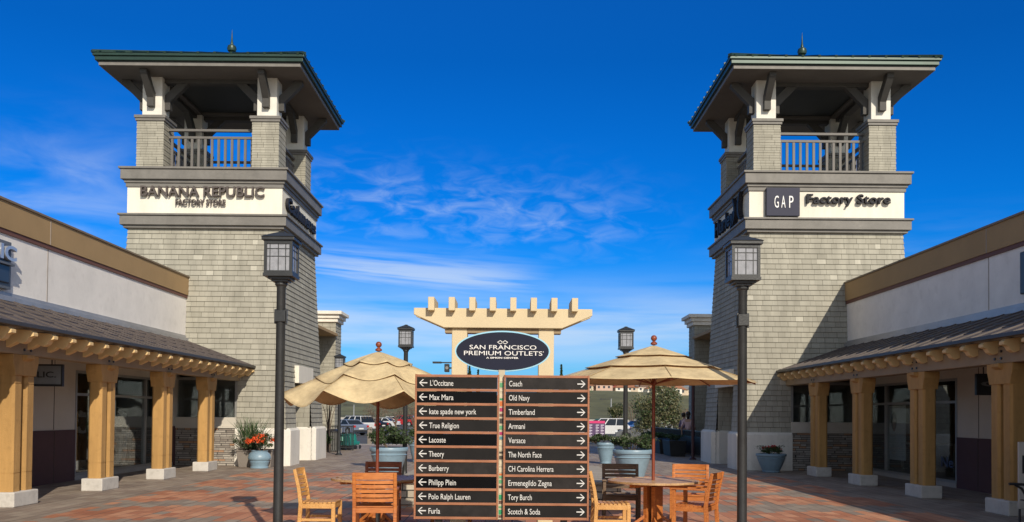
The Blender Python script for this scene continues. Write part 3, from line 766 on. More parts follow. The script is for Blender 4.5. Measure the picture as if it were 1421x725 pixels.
    mb = MB(); bx(mb, XU-0.10, XU, Y0, 27.0, zr-0.03, zr+0.07); bx(mb, XU-0.03, XU, Y0, 27.0, zr+0.07, zr+0.15); mb.build('flashing', FLASH, canopy, bevel=0.006)
    mb = MB(); bx(mb, XE-0.05, XE+0.02, Y0, 27.0, ze-0.06, ze+0.01); mb.build('gutter', M('gutter_dark', (0.05, 0.045, 0.042), 0.5), canopy, bevel=0.01)
    mb = MB(); bx(mb, XE+0.15, XU+0.30, Y0, 27.0, 2.905, 2.93); bx(mb, XC+0.35, XL, Y0, 27.0, 2.78, 2.80); mb.build('ceiling', M('canopy_ceiling', (0.36, 0.33, 0.28), 0.85), canopy)
    mb = MB(); bx(mb, XC+0.04, XC+0.34, Y0, 27.0, 2.52, 2.80); beam = mb.build('beam', BEAM, b, bevel=0.012)
    # rafter tails with a scroll-cut end
    prof = [(XC+0.10, 2.92), (XE+0.03, 2.88), (XE-0.02, 2.84), (XE-0.02, 2.79), (XE+0.06, 2.765), (XE+0.10, 2.70), (XE+0.17, 2.665), (XE+0.25, 2.70), (XE+0.31, 2.66), (XE+0.40, 2.62), (XC+0.10, 2.58)]
    y = 6.15; first = None
    while y < 27.0:
        if first is None:
            mb = MB(); mb.prism([(s*a, c) for a, c in prof], -0.07, 0.07, axis='Y'); first = mb.build('rafter_tail', TAIL, b, bevel=0.006, loc=(0, y, 0))
        else:
            c = first.copy(); COL.objects.link(c); c.location = (0, y, 0)
        y += 0.645
    # columns: twin posts on a concrete plinth, flared cap
    def column(yc):
        col = MB()
        for dy in (-0.19, 0.19):
            w, ch = 0.132, 0.038
            x0, x1 = XC+0.07, XC+0.07+2*w
            p = [(x0+ch, -w), (x1-ch, -w), (x1, -w+ch), (x1, w-ch), (x1-ch, w), (x0+ch, w), (x0, w-ch), (x0, -w+ch)]
            for (z0, z1, e) in ((0.25, 0.55, 0.0), (0.562, 2.03, 0), (2.042, 2.22, 0)):
                col.prism([(s*a, yc+dy+c) for a, c in p], z0, z1)
            col.prism([(s*(a+(0.006 if a < (x0+x1)/2 else -0.006)), yc+dy+c*0.96) for a, c in p], 0.25, 2.25)
        o = col.build('column', OCHRE, b)
        cap = MB(); x0, x1 = XC+0.05, XC+0.36
        cap.prism([(yc-0.325, 2.17), (yc-0.34, 2.24), (yc-0.40, 2.40), (yc-0.40, 2.519), (yc+0.40, 2.519), (yc+0.40, 2.40), (yc+0.34, 2.24), (yc+0.325, 2.17)], s*x0, s*x1, axis='X')
        cap.prism([(s*(XC+0.33), 2.25), (s*(XC-0.03), 2.46), (s*(XC-0.03), 2.5185), (s*(XC+0.33), 2.5185)], yc-0.12, yc+0.12, axis='Y')
        cap.build('column_cap', OCHRE, o, bevel=0.01)
        pl = MB(); pl.box(s*XC, s*(XC+0.42), yc-0.38, yc+0.38, 0, 0.25); pl.build('column_plinth', CONC, o, bevel=0.018)
        bl = MB()
        for yy in (-0.10, 0.10):
            for zz in (2.60, 2.72): bl.tube([(s*(XC+0.045), yc+yy, zz), (s*(XC+0.02), yc+yy, zz)], 0.022, 8)
        bl.build('bolt', BLACK, beam)
    for yc in (24.45, 21.4, 18.25, 15.1, 11.95, 8.8): column(yc)
    return b
WL = wing(-1, 9.83, 10.02, 8.12, 7.74, 'left shop building with sunlit ochre columns under a brown canopy')
WR = wing(1, 10.0, 10.17, 8.10, 7.90, 'right shop building in shade with brown column fronts under its canopy')
# taller shop front beside the camera that shades the paving at lower right
mb = MB(); mb.box(9.2, 18, -9, 3.6, 0, 5.6); b2 = thing('corner_shop', 'taller plain stucco shop block next to the right shop building', 'shop building')
mb.build('wall', WALLU, b2); mb = MB(); mb.box(9.05, 18, -9.1, 3.7, 5.6, 6.1); mb.build('parapet', BEIGE, b2, bevel=0.02)
mb = MB(); mb.box(8.3, 9.2, -8, 3.2, 2.9, 3.1); mb.build('canopy', ROOFT, b2)

# signs on the wings
sg = thing('wall_sign', 'dark box sign with pale letters ending in IC on the left upper wall', 'shop sign', (-9.83, 0, 0))
mb = MB(); mb.box(0.02, 0.14, 14.9, 17.26, 4.02, 4.75); mb.build('board', M('sign_slate', (0.035, 0.045, 0.07), 0.3, 0.1), sg, bevel=0.02)
mb = MB(); mb.box(0.0, 0.10, 14.8, 17.36, 3.92, 4.02); mb.box(0, 0.1, 14.8, 17.36, 4.75, 4.83); mb.box(0, 0.1, 17.26, 17.36, 4.02, 4.75); mb.box(0.14, 0.2, 14.85, 17.32, 4.36, 4.40); mb.build('frame', M('sign_grey', (0.12, 0.125, 0.135), 0.4), sg)
text('PUBLIC', 0.27, M('brushed_letters', (0.55, 0.57, 0.6), 0.3, metal=0.5), sg, (0.17, 15.42, 4.46), face='+X', width=1.92, depth=0.08, bold=0.03)
sg = thing('wall_sign', 'dark sign edge on the right upper wall at the picture border', 'shop sign', (10.0, 0, 0))
mb = MB(); mb.box(-0.12, -0.01, 14.6, 17.55, 4.02, 4.85); mb.build('board', M('sign_charcoal', (0.04, 0.04, 0.045), 0.4), sg, bevel=0.02)
def blade(x, y, w, label, word, s, mcol, tcol):
    t = thing('hanging_sign', label, 'hanging sign', (x, y, 0))
    mb = MB(); mb.box(-w/2, w/2, -0.03, 0.03, 2.09, 2.44); mb.build('board', mcol, t, bevel=0.006)
    mb = MB(); mb.box(-w/2-0.03, w/2+0.03, -0.035, 0.035, 2.05, 2.09); mb.box(-w/2-0.03, w/2+0.03, -0.035, 0.035, 2.44, 2.47); mb.box(w/2, w/2+0.03, -0.035, 0.035, 2.09, 2.44); mb.box(-w/2-0.03, -w/2, -0.035, 0.035, 2.09, 2.44); mb.build('frame', BLACK, t)
    mb = MB()
    for a in (-0.3, 0.3): mb.tube([(a*w, 0, 2.47), (a*w, 0, 2.79)], 0.012, 8)
    mb.build('hanger', BLACK, t)
    text(word, 0.11, tcol, t, (0, -0.035, 2.22), width=w*0.8, depth=0.01, bold=0.01, align='CENTER')
    return t
blade(-9.05, 17.1, 0.95, 'grey framed sign with dark letters hanging under the left canopy', 'PUBLIC.', -1, M('blade_grey', (0.22, 0.23, 0.24), 0.5), BLACK)
blade(9.38, 17.6, 0.62, 'small black square sign hanging under the right canopy', 'G', 1, M('blade_black', (0.02, 0.02, 0.02), 0.3), M('blade_letter', (0.16, 0.16, 0.16), 0.5))

# ------------------------------------------------------------------ back buildings beyond the towers
def back_building(s, xf, label):
    b = thing('shop_building', label, 'shop building', (s*xf, 32.2, 0))
    L = lambda a: s*a
    mb = MB(); z = 0
    while z < 5.2:
        z1 = min(z+CH, 5.2); mb.frustum(L(0.82) if s > 0 else L(6), L(6) if s > 0 else L(0.82), 0, 9, z, L(0.82)+0.015*s*0 if s > 0 else L(6), L(6) if s > 0 else L(0.82)+0.0, 0, 9, z1); z = z1
    mb.build('wall', SH, b)
    mb = MB(); z = 0.9
    while z < 5.55:
        z1 = min(z+CH, 5.55); a, c = 0.018, 0.0
        xs0, xs1 = (L(0)-a, L(0.9)) if s > 0 else (L(0.9), L(0)+a)
        xt0, xt1 = (L(0)-c, L(0.9)) if s > 0 else (L(0.9), L(0)+c)
        mb.frustum(xs0, xs1, 6.8-a, 8.0+a, z, xt0, xt1, 6.8-c, 8.0+c, z1); z = z1
    p = mb.build('pier', SH, b)
    mb = MB(); mb.box(L(-0.08), L(0.9), 6.72, 8.08, 0, 0.9); mb.build('pier_plinth', WHITE, p, bevel=0.02)
    mb = MB(); mb.box(L(-0.10), L(1.5), 6.70, 8.1, 5.52, 5.68); mb.box(L(-0.18), L(1.5), 6.62, 8.2, 5.68, 5.84); mb.box(L(-0.30), L(1.5), 6.5, 8.3, 5.84, 5.99)
    mb.build('cornice', WHITE, b, bevel=0.02)
    mb = MB(); mb.prism([(L(0.82), 5.35), (L(-0.10), 5.02), (L(-0.10), 4.90), (L(0.82), 4.90)], 0.0, 6.78, axis='Y'); mb.build('eave', BEIGE, b, bevel=0.01)
    mb = MB(); mb.box(L(0.5), L(0.815), 0.6, 6.2, 0.3, 2.9); mb.build('shop_window', M('window_dark', (0.02, 0.025, 0.03), 0.1), b)
    return b
back_building(-1, 7.72, 'low shingled building with a white cornice behind the left tower')
back_building(1, 7.85, 'low shingled building with a white cornice behind the right tower')

# ------------------------------------------------------------------ lamp posts
def lamp():
    t = thing('street_lamp', 'tall', 'street lamp')
    mb = MB(); mb.lathe([(0.13, 0), (0.13, 0.03), (0.09, 0.06), (0.065, 0.12), (0.060, 0.2), (0.054, 3.12), (0.060, 3.14)], 18); mb.build('pole', LAMPM, t, smooth=35)
    mb = MB(); mb.box(-0.066, 0.066, -0.066, 0.066, 2.70, 2.84); mb.box(-0.078, 0.078, -0.018, 0.018, 2.68, 2.86); mb.build('collar', LAMPM, t, bevel=0.006)
    mb = MB()
    mb.lathe([(0.06, 3.0), (0.085, 3.03), (0.085, 3.07)], 14)
    mb.box(-0.11, 0.11, -0.11, 0.11, 3.07, 3.10); mb.box(-0.15, 0.15, -0.15, 0.15, 3.10, 3.135); mb.box(-0.205, 0.205, -0.205, 0.205, 3.135, 3.18)
    w = 0.175
    for a in (-1, 1):
        for c in (-1, 1): mb.box(a*w-0.02, a*w+0.02, c*w-0.02, c*w+0.02, 3.18, 3.65)
    for a in (-1, 1):
        for (z0, z1) in ((3.18, 3.215), (3.60, 3.65)):
            mb.box(-w+0.02, w-0.02, a*w-0.018, a*w+0.018, z0, z1); mb.box(a*w-0.018, a*w+0.018, -w+0.02, w-0.02, z0, z1)
        for u in (-0.115, 0.0, 0.10):
            mb.box(u-0.005, u+0.005, a*w-0.009, a*w+0.009, 3.215, 3.60); mb.box(a*w-0.0088, a*w+0.0088, u-0.005, u+0.005, 3.215, 3.60)
        for zz in (3.42, 3.53):
            mb.box(-w+0.02, w-0.02, a*w-0.0095, a*w+0.0095, zz-0.005, zz+0.005); mb.box(a*w-0.0093, a*w+0.0093, -w+0.02, w-0.02, zz-0.005, zz+0.005)
    mb.build('lantern_frame', LAMPM, t)
    mb = MB()
    for a in (-1, 1):
        mb.box(-w+0.02, w-0.02, a*w-0.003, a*w+0.003, 3.215, 3.60); mb.box(a*w-0.0028, a*w+0.0028, -w+0.02, w-0.02, 3.215, 3.60)
    mb.build('lantern_glass', LGLASS, t)
    mb = MB(); mb.lathe([(0.10, 3.18), (0.10, 3.21), (0.06, 3.25), (0.03, 3.27), (0.03, 3.30)], 14); mb.lathe([(0.012, 3.3), (0.035, 3.36), (0.035, 3.48), (0.015, 3.53)], 12); mb.build('lamp_bulb', M('frosted_bulb', (0.55, 0.55, 0.55), 0.3), t, smooth=60)
    mb = MB(); mb.box(-0.225, 0.225, -0.225, 0.225, 3.65, 3.70); mb.frustum(-0.24, 0.24, -0.24, 0.24, 3.70, -0.04, 0.04, -0.04, 0.04, 3.80); mb.box(-0.04, 0.04, -0.04, 0.04, 3.80, 3.815); mb.build('lantern_roof', LAMPM, t, bevel=0.008)
    for ch in kids(t):
        if ch.name.split('.')[0] in ('lantern_frame', 'lantern_glass', 'lamp_bulb', 'lantern_roof'):
            for v in ch.data.vertices: v.co.x *= 0.88; v.co.y *= 0.88; v.co.z = 3.815+(v.co.z-3.815)*0.84
    return t
lp = lamp(); lp['group'] = 'black lantern lamp posts'
p = at(388, 560, 11.0); lp.location = (p.x, 11.0, 0); lp['label'] = 'tall near lamp post in front of the left tower'
for (px, Y, lab) in ((1030, 11.0, 'tall near lamp post in front of the right tower'), (562.5, 22.5, 'lamp post between the left umbrella and the cream pergola'),
                     (868, 22.5, 'lamp post rising behind the right umbrella'), (471, 34.0, 'far lamp post beside the left tower and trash enclosure')):
    p = at(px, 560, Y); copy_tree(lp, (p.x, Y, 0), label=lab)

# ------------------------------------------------------------------ pergola
pg = thing('pergola', 'cream pergola arch with eight stubby rafters behind the directory sign', 'pergola', (-0.145, 12.2, 0))
for s in (-1, 1):
    mb = MB(); mb.box(s*0.59-0.105, s*0.59+0.105, 0.03, 0.24, 0, 2.765); po = mb.build('post', PERG, pg, bevel=0.01)
for (y0, y1, nm) in ((-0.03, 0.03, 'beam'), (0.24, 0.30, 'beam')):
    mb = MB(); mb.prism([(-1.21, 3.03), (-1.21, 2.94), (-0.80, 2.765), (0.80, 2.765), (1.21, 2.94), (1.21, 3.03)], y0, y1, axis='Y'); mb.build(nm, PERG, pg, bevel=0.008)
mb = MB(); mb.box(-0.79, 0.79, 0.032, 0.238, 2.70, 2.755); mb.build('cross_tie', BEAM, pg)
for i in range(8):
    x = -0.965+i*0.2757
    mb = MB(); mb.box(x-0.042, x+0.042, -0.15, 0.50, 2.985, 3.165)
    mb.build('rafter', PERG, pg, bevel=0.006)

# ------------------------------------------------------------------ directory board and oval sign
bd = thing('directory_sign', 'wide wooden directory board listing twenty shops with arrows', 'directory sign', (0, 10.7, 0))
def xz(px, py): p = at(px, py, 10.7); return p.x, p.z
xl0, zt = xz(576.5, 519.3); xl1, _ = xz(693, 520); xr0, _ = xz(699.5, 520); xr1, _ = xz(818, 521.5)
_, zb = xz(697, 721.5); zt = xz(697, 520.5)[1]
TW = math.tan(R(-0.1))
def frame(x0, x1):
    mb = MB()
    mb.box(x0, x0+0.022, -0.03, 0.03, zb, zt); mb.box(x1-0.022, x1, -0.03, 0.03, zb, zt)
    n = 10; pitch = (zt-zb-0.036)/n
    for i in range(n+1):
        zz = zt-0.018-i*pitch; mb.box(x0+0.022, x1-0.022, -0.028, 0.028, zz-0.015, zz+0.015)
    mb.build('frame', FRAMEO, bd, bevel=0.003)
    return [(zt-0.018-i*pitch-0.015, zt-0.018-(i+1)*pitch+0.015) for i in range(n)]
left = ["L'Occitane", 'Max Mara', 'kate spade new york', 'True Religion', 'Lacoste', 'Theory', 'Burberry', 'Philipp Plein', 'Polo Ralph Lauren', 'Furla']
right = ['Coach', 'Old Navy', 'Timberland', 'Armani', 'Versace', 'The North Face', 'CH Carolina Herrera', 'Ermenegildo Zegna', 'Tory Burch', 'Scotch & Soda']
wl = {"L'Occitane": 32, 'Max Mara': 33, 'kate spade new york': 65, 'True Religion': 41, 'Lacoste': 23, 'Theory': 21, 'Burberry': 27.5, 'Philipp Plein': 37.5, 'Polo Ralph Lauren': 57.5, 'Furla': 16,
      'Coach': 18, 'Old Navy': 28.5, 'Timberland': 36, 'Armani': 23, 'Versace': 23.5, 'The North Face': 46, 'CH Carolina Herrera': 62.5, 'Ermenegildo Zegna': 60, 'Tory Burch': 33, 'Scotch & Soda': 44.5}
def arrow(parent, cx, cz, d):
    mb = MB(); L_ = 0.048
    g = lambda a, b: (cx+d*a, b+cz)
    mb.prism([g(-L_, -0.0065), g(L_*0.9, -0.0065), g(L_*0.9, 0.0065), g(-L_, 0.0065)], -0.024, -0.0185, axis='Y')
    for sg_ in (-1, 1):
        mb.prism([g(L_, 0), g(L_-0.012, 0.001*sg_), g(L_-0.057, 0.041*sg_), g(L_-0.041, 0.041*sg_)], -0.0245, -0.0183-0.0006*(1+sg_), axis='Y')
    mb.build('arrow', TEXTD, parent)
rp_ = random.Random(9); PANELC = M('panel_worn', (0.024, 0.021, 0.020), 0.45, 0.5, 4, spec=0.2, stain=0.5)
for names, x0, x1, d in ((left, xl0, xl1, -1), (right, xr0, xr1, 1)):
    slots = frame(x0, x1)
    for (z1, z0), nm in zip(slots, names):
        gloss = nm in ('Max Mara', 'Lacoste', 'Philipp Plein')
        mb = MB(); mb.box(x0+0.024, x1-0.024, -0.018, 0.018, z0+0.002, z1-0.002); pn = mb.build('name_panel', PANELG if gloss else (PANELB, PANELC)[rp_.random() < 0.4], bd, bevel=0.002); pn.rotation_euler = (0, R(rp_.uniform(-0.08, 0.08)), 0)
        zc = (z0+z1)/2
        tx = x0+0.170 if d < 0 else x0+0.058
        if nm == "L'Occitane": tx += 0.005
        text(nm, 0.066, TEXTD, pn, (tx, -0.0215, zc-0.034), width=wl[nm]*0.00856, depth=0.005, bold=0.002, name='shop_name')
        arrow(pn, (x0+0.097 if d < 0 else x1-0.097), zc, d)
        if gloss: pn['label'] = 'glossy black name panel'
mb = MB(); mb.box(xl0+0.25, xl0+0.33, 0.032, 0.10, 0, zt-0.05); mb.box(xr1-0.33, xr1-0.25, 0.032, 0.10, 0, zt-0.05); mb.build('support_post', BLACK, bd, bevel=0.004)
mb = MB(); xm = (xl1+xr0)/2; mb.box(xl1-0.01, xr0+0.01, 0.032, 0.06, zb, zt+0.06); cp = mb.build('centre_post', M('centre_cream', (0.5, 0.45, 0.33), 0.7), bd)
r2 = random.Random(3); cols = [(0.10, 0.35, 0.16), (0.5, 0.48, 0.42), (0.05, 0.04, 0.03), (0.42, 0.02, 0.12), (0.6, 0.16, 0.03), (0.08, 0.25, 0.3), (0.6, 0.55, 0.4), (0.02, 0.3, 0.12), (0.12, 0.06, 0.04)]
cm = [M('sticker%d' % i, c, 0.5, 0.2, 30) for i, c in enumerate(cols)]
mb = MB(); z = zb+0.02
while z < zt-0.02:
    h = r2.uniform(0.02, 0.06); mb.box(xm-0.022, xm+0.022, 0.029, 0.0325, z, z+h, r2.randrange(9)); z += h+r2.uniform(0.004, 0.03)
mb.build('sticker_strip', cm, cp)

ov = thing('oval_sign', 'navy oval sign with white capitals and pale blue rim above the directory', 'oval sign', (-0.130, 10.78, 2.352)); ov.scale = (0.918, 0.918, 0.918)
def ell(a, b, y0, y1, mb, n=56):
    mb.prism([(a*math.cos(2*math.pi*i/n), b*math.sin(2*math.pi*i/n)) for i in range(n)], y0, y1, axis='Y')
mb = MB(); ell(0.622, 0.267, -0.02, 0.03, mb); mb.build('rim', M('rim_pale_blue', (0.33, 0.62, 0.78), 0.4, 0.03), ov)
mb = MB(); ell(0.603, 0.248, -0.028, -0.018, mb); fc = mb.build('face', M('oval_navy', (0.018, 0.021, 0.040), 0.55, 0.1, spec=0.12), ov)
text('SAN FRANCISCO', 0.056, TEXTW, fc, (-0.435, -0.031, 0.022), width=0.87, depth=0.006, bold=0.0)
text('PREMIUM OUTLETS', 0.056, TEXTW, fc, (-0.510, -0.031, -0.055), width=1.02, depth=0.006, bold=0.0)
text("'", 0.05, TEXTW, fc, (0.525, -0.031, -0.05), depth=0.006)
text('A SIMON CENTER', 0.020, TEXTW, fc, (-0.21, -0.031, -0.098), width=0.42, depth=0.006, bold=0.03)
mb = MB()
for cx in (-0.032, 0.032):
    pts = [(cx-0.036, 0.115), (cx, 0.137), (cx+0.036, 0.115), (cx, 0.093)]
    for i in range(4):
        a, b = Vector((pts[i][0], -0.031, pts[i][1])), Vector((pts[(i+1)%4][0], -0.031, pts[(i+1)%4][1])); mb.bar(a, b, 0.007, 0.007, up=(0, 1, 0))
mb.build('logo', TEXTW, fc)
mb = MB(); mb.tube([(0.002, 0.04, -0.62), (0.002, 0.04, 0.1)], 0.022, 10); mb.box(-0.48, 0.48, 0.03, 0.055, 0.14, 0.165); mb.build('mount', BLACK, ov)

# ------------------------------------------------------------------ umbrellas
def canopy_mesh(mb, Rr, za, ze, r0, r1, sag, off, rot, lift=0.0, droop=0.0, wob=0.0, seed=0):
    nA, nR = 8*10, 10; vs = []
    for j in range(nR+1):
        q = r0+(r1-r0)*j/nR
        for i in range(nA):
            th = 2*math.pi*i/nA+rot; loc = ((i % 10)/10.0)          # 0 at a rib
            a = (loc-0.5)*math.pi/4
            rr = Rr*q*math.cos(math.pi/8)/math.cos(a)
            w = math.sin(math.pi*loc)
            z = za+(ze-za)*(q**(1.0+droop)) - sag*w*(q**1.5) - sag*0.6*w*max(0, (j/nR-0.6))*q + lift
            rr *= 1-0.02*w*q*(sag > 0.05)
            z += wob*math.sin(3*th+seed)*q
            vs.append((rr*math.cos(th), rr*math.sin(th), z))
    fs = [(j*nA+i, (j+1)*nA+i, (j+1)*nA+(i+1)%nA, j*nA+(i+1)%nA) for j in range(nR) for i in range(nA)]
    if r0 < 0.02: pass
    mb.add(vs, [f[::-1] for f in fs] if False else fs)
    return vs[-nA:]
SEAML = M('canvas_seam', (0.40, 0.28, 0.13), 0.9)
def umbrella(label, loc, Rr, za, ze, rot, sag, droop, zpole, tilt=0, wob=0):
    t = thing('patio_umbrella', label, 'umbrella', loc, 0, 'tan patio umbrellas over the tables'); t.rotation_euler = (0, tilt, 0)
    for k, (r0, r1, lift) in enumerate(((0.60, 1.0, 0), (0.31, 0.66, 0.035), (0.01, 0.37, 0.065))):
        mb = MB(); edge = canopy_mesh(mb, Rr, za, ze, r0, r1, sag, 0, rot, lift*0.9, droop, wob)
        o = mb.build('canopy', CANV, t, smooth=180)
        sd = o.modifiers.new('thick', 'SOLIDIFY'); sd.thickness = 0.002; sd.offset = 0
        mb = MB(); mb.tube([(a, b, c) for a, b, c in edge]+[edge[0]], 0.0035 if k else 0.002, 5, cap=False); mb.build('hem', SEAM if k else CANV, o)
    mb = MB(); mb.tube([(0, 0, 0.0), (0, 0, za+0.02)], 0.022, 14); mb.build('pole', MAHOG, t, smooth=40)
    mb = MB(); mb.lathe([(0.02, 0), (0.045, 0.01), (0.045, 0.03), (0.02, 0.05), (0.018, 0.06)], 14, (0, 0, za+0.06)); mb.ball((0, 0, za+0.155), 0.042, 10); mb.build('finial', MAHOG, t, smooth=50)
    for i in range(8):
        th = rot+math.pi/4*i; c, s_ = math.cos(th), math.sin(th)
        mb = MB(); pts = []
        for j in range(7):
            q = 0.02+0.96*j/6; pts.append((Rr*q*c, Rr*q*s_, za+(ze-za)*(q**(1+droop))-0.028+wob*math.sin(3*th)*q))
        mb.tube(pts, 0.009, 6)
        q = 0.55; mb.tube([(0.03*c, 0.03*s_, zpole), (Rr*q*c, Rr*q*s_, za+(ze-za)*(q**(1+droop))-0.03)], 0.008, 6)
        mb.build('rib', MAHOG, t)
        mb = MB(); mb.tube([(p_[0], p_[1], p_[2]+0.036+0.055*max(0, 0.62-j/6)) for j, p_ in enumerate(pts)], 0.0035, 4); mb.build('seam', SEAML, t)
    mb = MB(); mb.lathe([(0.024, 0), (0.04, 0.01), (0.04, 0.05), (0.024, 0.06)], 14, (0, 0, zpole-0.02)); mb.build('hub', MAHOG, t)
    mb = MB(); mb.lathe([(0.27, 0), (0.27, 0.05), (0.20, 0.075), (0.05, 0.09), (0.04, 0.26), (0.026, 0.26)], 24); mb.build('base', BLACK, t, smooth=35)
    return t
U1 = (gx(523.5, 12.3), 12.3); U2 = (gx(906.5, 12.3), 12.3)
umbrella('drooping scalloped tan umbrella over the left table', (U1[0], U1[1], 0), 1.30, 2.38, 1.86, R(22.5), 0.14, 0.15, 1.88, 0, 0.03)
umbrella('taut tan umbrella over the right table', (U2[0], U2[1], 0), 1.42, 2.50, 2.06, R(-90), 0.012, 0.0, 2.03)

# ------------------------------------------------------------------ tables and chairs
def table(label, loc, rz):
    t = thing('patio_table', label, 'table', loc, rz, 'round slatted teak tables')
    Rt = 0.62; mb = MB(); w = 0.074; x = -Rt+0.05
    while x < Rt-0.04:
        xa, xb = x, min(x+w-0.007, Rt-0.05)
        h = math.sqrt(max(0.0, (Rt-0.045)**2-max(abs(xa), abs(xb))**2))
        if h > 0.05: mb.box(xa, xb, -h, h, 0.695, 0.717)
        x += w
    mb.build('table_top', TEAK_T, t, bevel=0.002)
    n = 48; mb = MB(); vs = []
    for r_, z_ in ((Rt-0.055, 0.690), (Rt, 0.690), (Rt, 0.7195), (Rt-0.055, 0.7195)):
        for k in range(n): a = 2*math.pi*k/n; vs.append((r_*math.cos(a), r_*math.sin(a), z_))
    mb.add(vs, [(i*n+k, ((i+1) % 4)*n+k, ((i+1) % 4)*n+(k+1)%n, i*n+(k+1)%n) for i in range(4) for k in range(n)])
    mb.build('table_rim', TEAK_T, t, bevel=0.003)
    mb = MB(); mb.box(-0.045, 0.045, -0.50, 0.50, 0.64, 0.688); mb.box(-0.50, 0.50, -0.045, 0.045, 0.637, 0.685); mb.build('cross_rail', TEAK, t, bevel=0.004)
    mb = MB()
    for a in (-1, 1):
        mb.box(a*0.065-0.03, a*0.065+0.03, -0.10, 0.10, 0.09, 0.636)
    mb.build('pedestal', TEAK, t, bevel=0.005)
    for (dx, dy) in ((1,1), (1,-1), (-1,1), (-1,-1)):
        mb = MB(); mb.bar((dx*0.05, dy*0.05, 0.12), (dx*0.34, dy*0.34, 0.035), 0.07, 0.07); mb.bar((dx*0.06, dy*0.06, 0.25), (dx*0.22, dy*0.22, 0.09), 0.04, 0.04); mb.build('foot', TEAK, t, bevel=0.005)
    return t
TEAK_T = wood_mat('teak_top', (0.36, 0.20, 0.09), (0.62, 0.42, 0.22), 'Y')
table('round slatted table under the drooping left umbrella', (U1[0], U1[1], 0), R(20))
table('round slatted table under the taut right umbrella', (U2[0], U2[1], 0), R(-42))

def chair(label, loc, rz, mat, arms=True, curved=True, mseat=None):
    """faces local -y ; back at +y"""
    t = thing('patio_chair', label, 'chair', loc, rz, 'teak patio chairs')
    w = 0.25 if arms else 0.225; d = 0.22
    for s in (-1, 1):
        mb = MB(); mb.bar((s*w, -d, 0), (s*w, -d, 0.64 if arms else 0.43), 0.045, 0.05, up=(0,1,0)); mb.build('leg', mat, t, bevel=0.005)
        mb = MB()
        pr = [(d-0.02, 0.0), (d+0.03, 0.0), (d+0.005, 0.42), (d+0.03, 0.62), (d+0.085, 0.86), (d+0.045, 0.87), (d-0.015, 0.62), (d-0.045, 0.42)]
        mb.prism(pr, s*w-0.022, s*w+0.022, axis='X'); mb.build('leg', mat, t, bevel=0.006)
    mb = MB()
    for i in range(8):
        y0 = -d-0.02+i*0.056; dz = -0.012*math.sin(math.pi*(i+0.5)/8); mb.box(-w+0.0225, w-0.0225, y0, y0+0.045, 0.432+dz, 0.450+dz)
    mb.build('seat', mseat or mat, t, bevel=0.003)
    mb = MB()
    for s in (-1, 1): mb.box(s*w-0.018, s*w+0.018, -d+0.02, d-0.03, 0.365, 0.425); mb.box(s*w-0.012, s*w+0.012, -d+0.02, d-0.01, 0.20, 0.235) if not arms else None
    mb.box(-w+0.02, w-0.02, -d-0.015, -d+0.015, 0.365, 0.425); mb.box(-w+0.02, w-0.02, d-0.03, d-0.005, 0.365, 0.425)
    mb.build('seat_rail', mat, t, bevel=0.003)
    mb = MB()
    def slat(zc, h, yb, n=8):
        vs = []
        for k in range(n+1):
            u = -1+2*k/n; x = u*(w-0.02); cy = (0.035 if curved else 0.0)*(1-u*u)
            vs += [(x, yb+cy-0.009, zc-h/2), (x, yb+cy+0.009, zc-h/2), (x, yb+cy+0.009, zc+h/2), (x, yb+cy-0.009, zc+h/2)]
        fs = [(0,3,2,1), (4*n, 4*n+1, 4*n+2, 4*n+3)]
        for k in range(n):
            for e in range(4): fs.append((4*k+e, 4*k+(e+1)%4, 4*k+4+(e+1)%4, 4*k+4+e))
        mb.add(vs, fs)
    slat(0.825, 0.085, d+0.055)
    for i in range(5): slat(0.525+i*0.056, 0.042, d-0.015+i*0.012)
    mb.build('backrest', mat, t, bevel=0.002)
    if arms:
        for s in (-1, 1):
            mb = MB(); mb.prism([(s*(w-0.03), -d-0.05), (s*(w+0.035), -d-0.05), (s*(w+0.025), d+0.0), (s*(w-0.015), d+0.0)], 0.64, 0.662); mb.build('armrest', mat, t, bevel=0.005)
    return t
# left group
chair('pale armless chair in side view left of the left table', (-2.52, 11.85, 0), R(90), TEAKL, arms=False)
chair('orange teak armchair seen from behind before the left table', (gx(522.5, 11.35), 11.35, 0), R(184), TEAK)
chair('red brown chair behind the left table, only its back showing', (gx(530, 13.3), 13.3, 0), R(3), TEAKR)
chair('chair right of the left table half hidden by the directory board', (U1[0]+0.98, 12.75, 0), R(-75), TEAK)
# right group
chair('pale armless chair in side view beside the right edge of the board', (1.30, 12.0, 0), R(90), TEAKL, arms=False)
chair('dark weathered chair behind the right table', (gx(862, 13.3), 13.3, 0), R(-4), TEAKD)
chair('orange chair beyond the right table facing the camera', (gx(957, 13.35), 13.35, 0), R(-14), TEAK)
chair('orange teak armchair in front right of the right table seen from behind', (gx(966, 11.85), 11.85, 0), R(-118), TEAK)

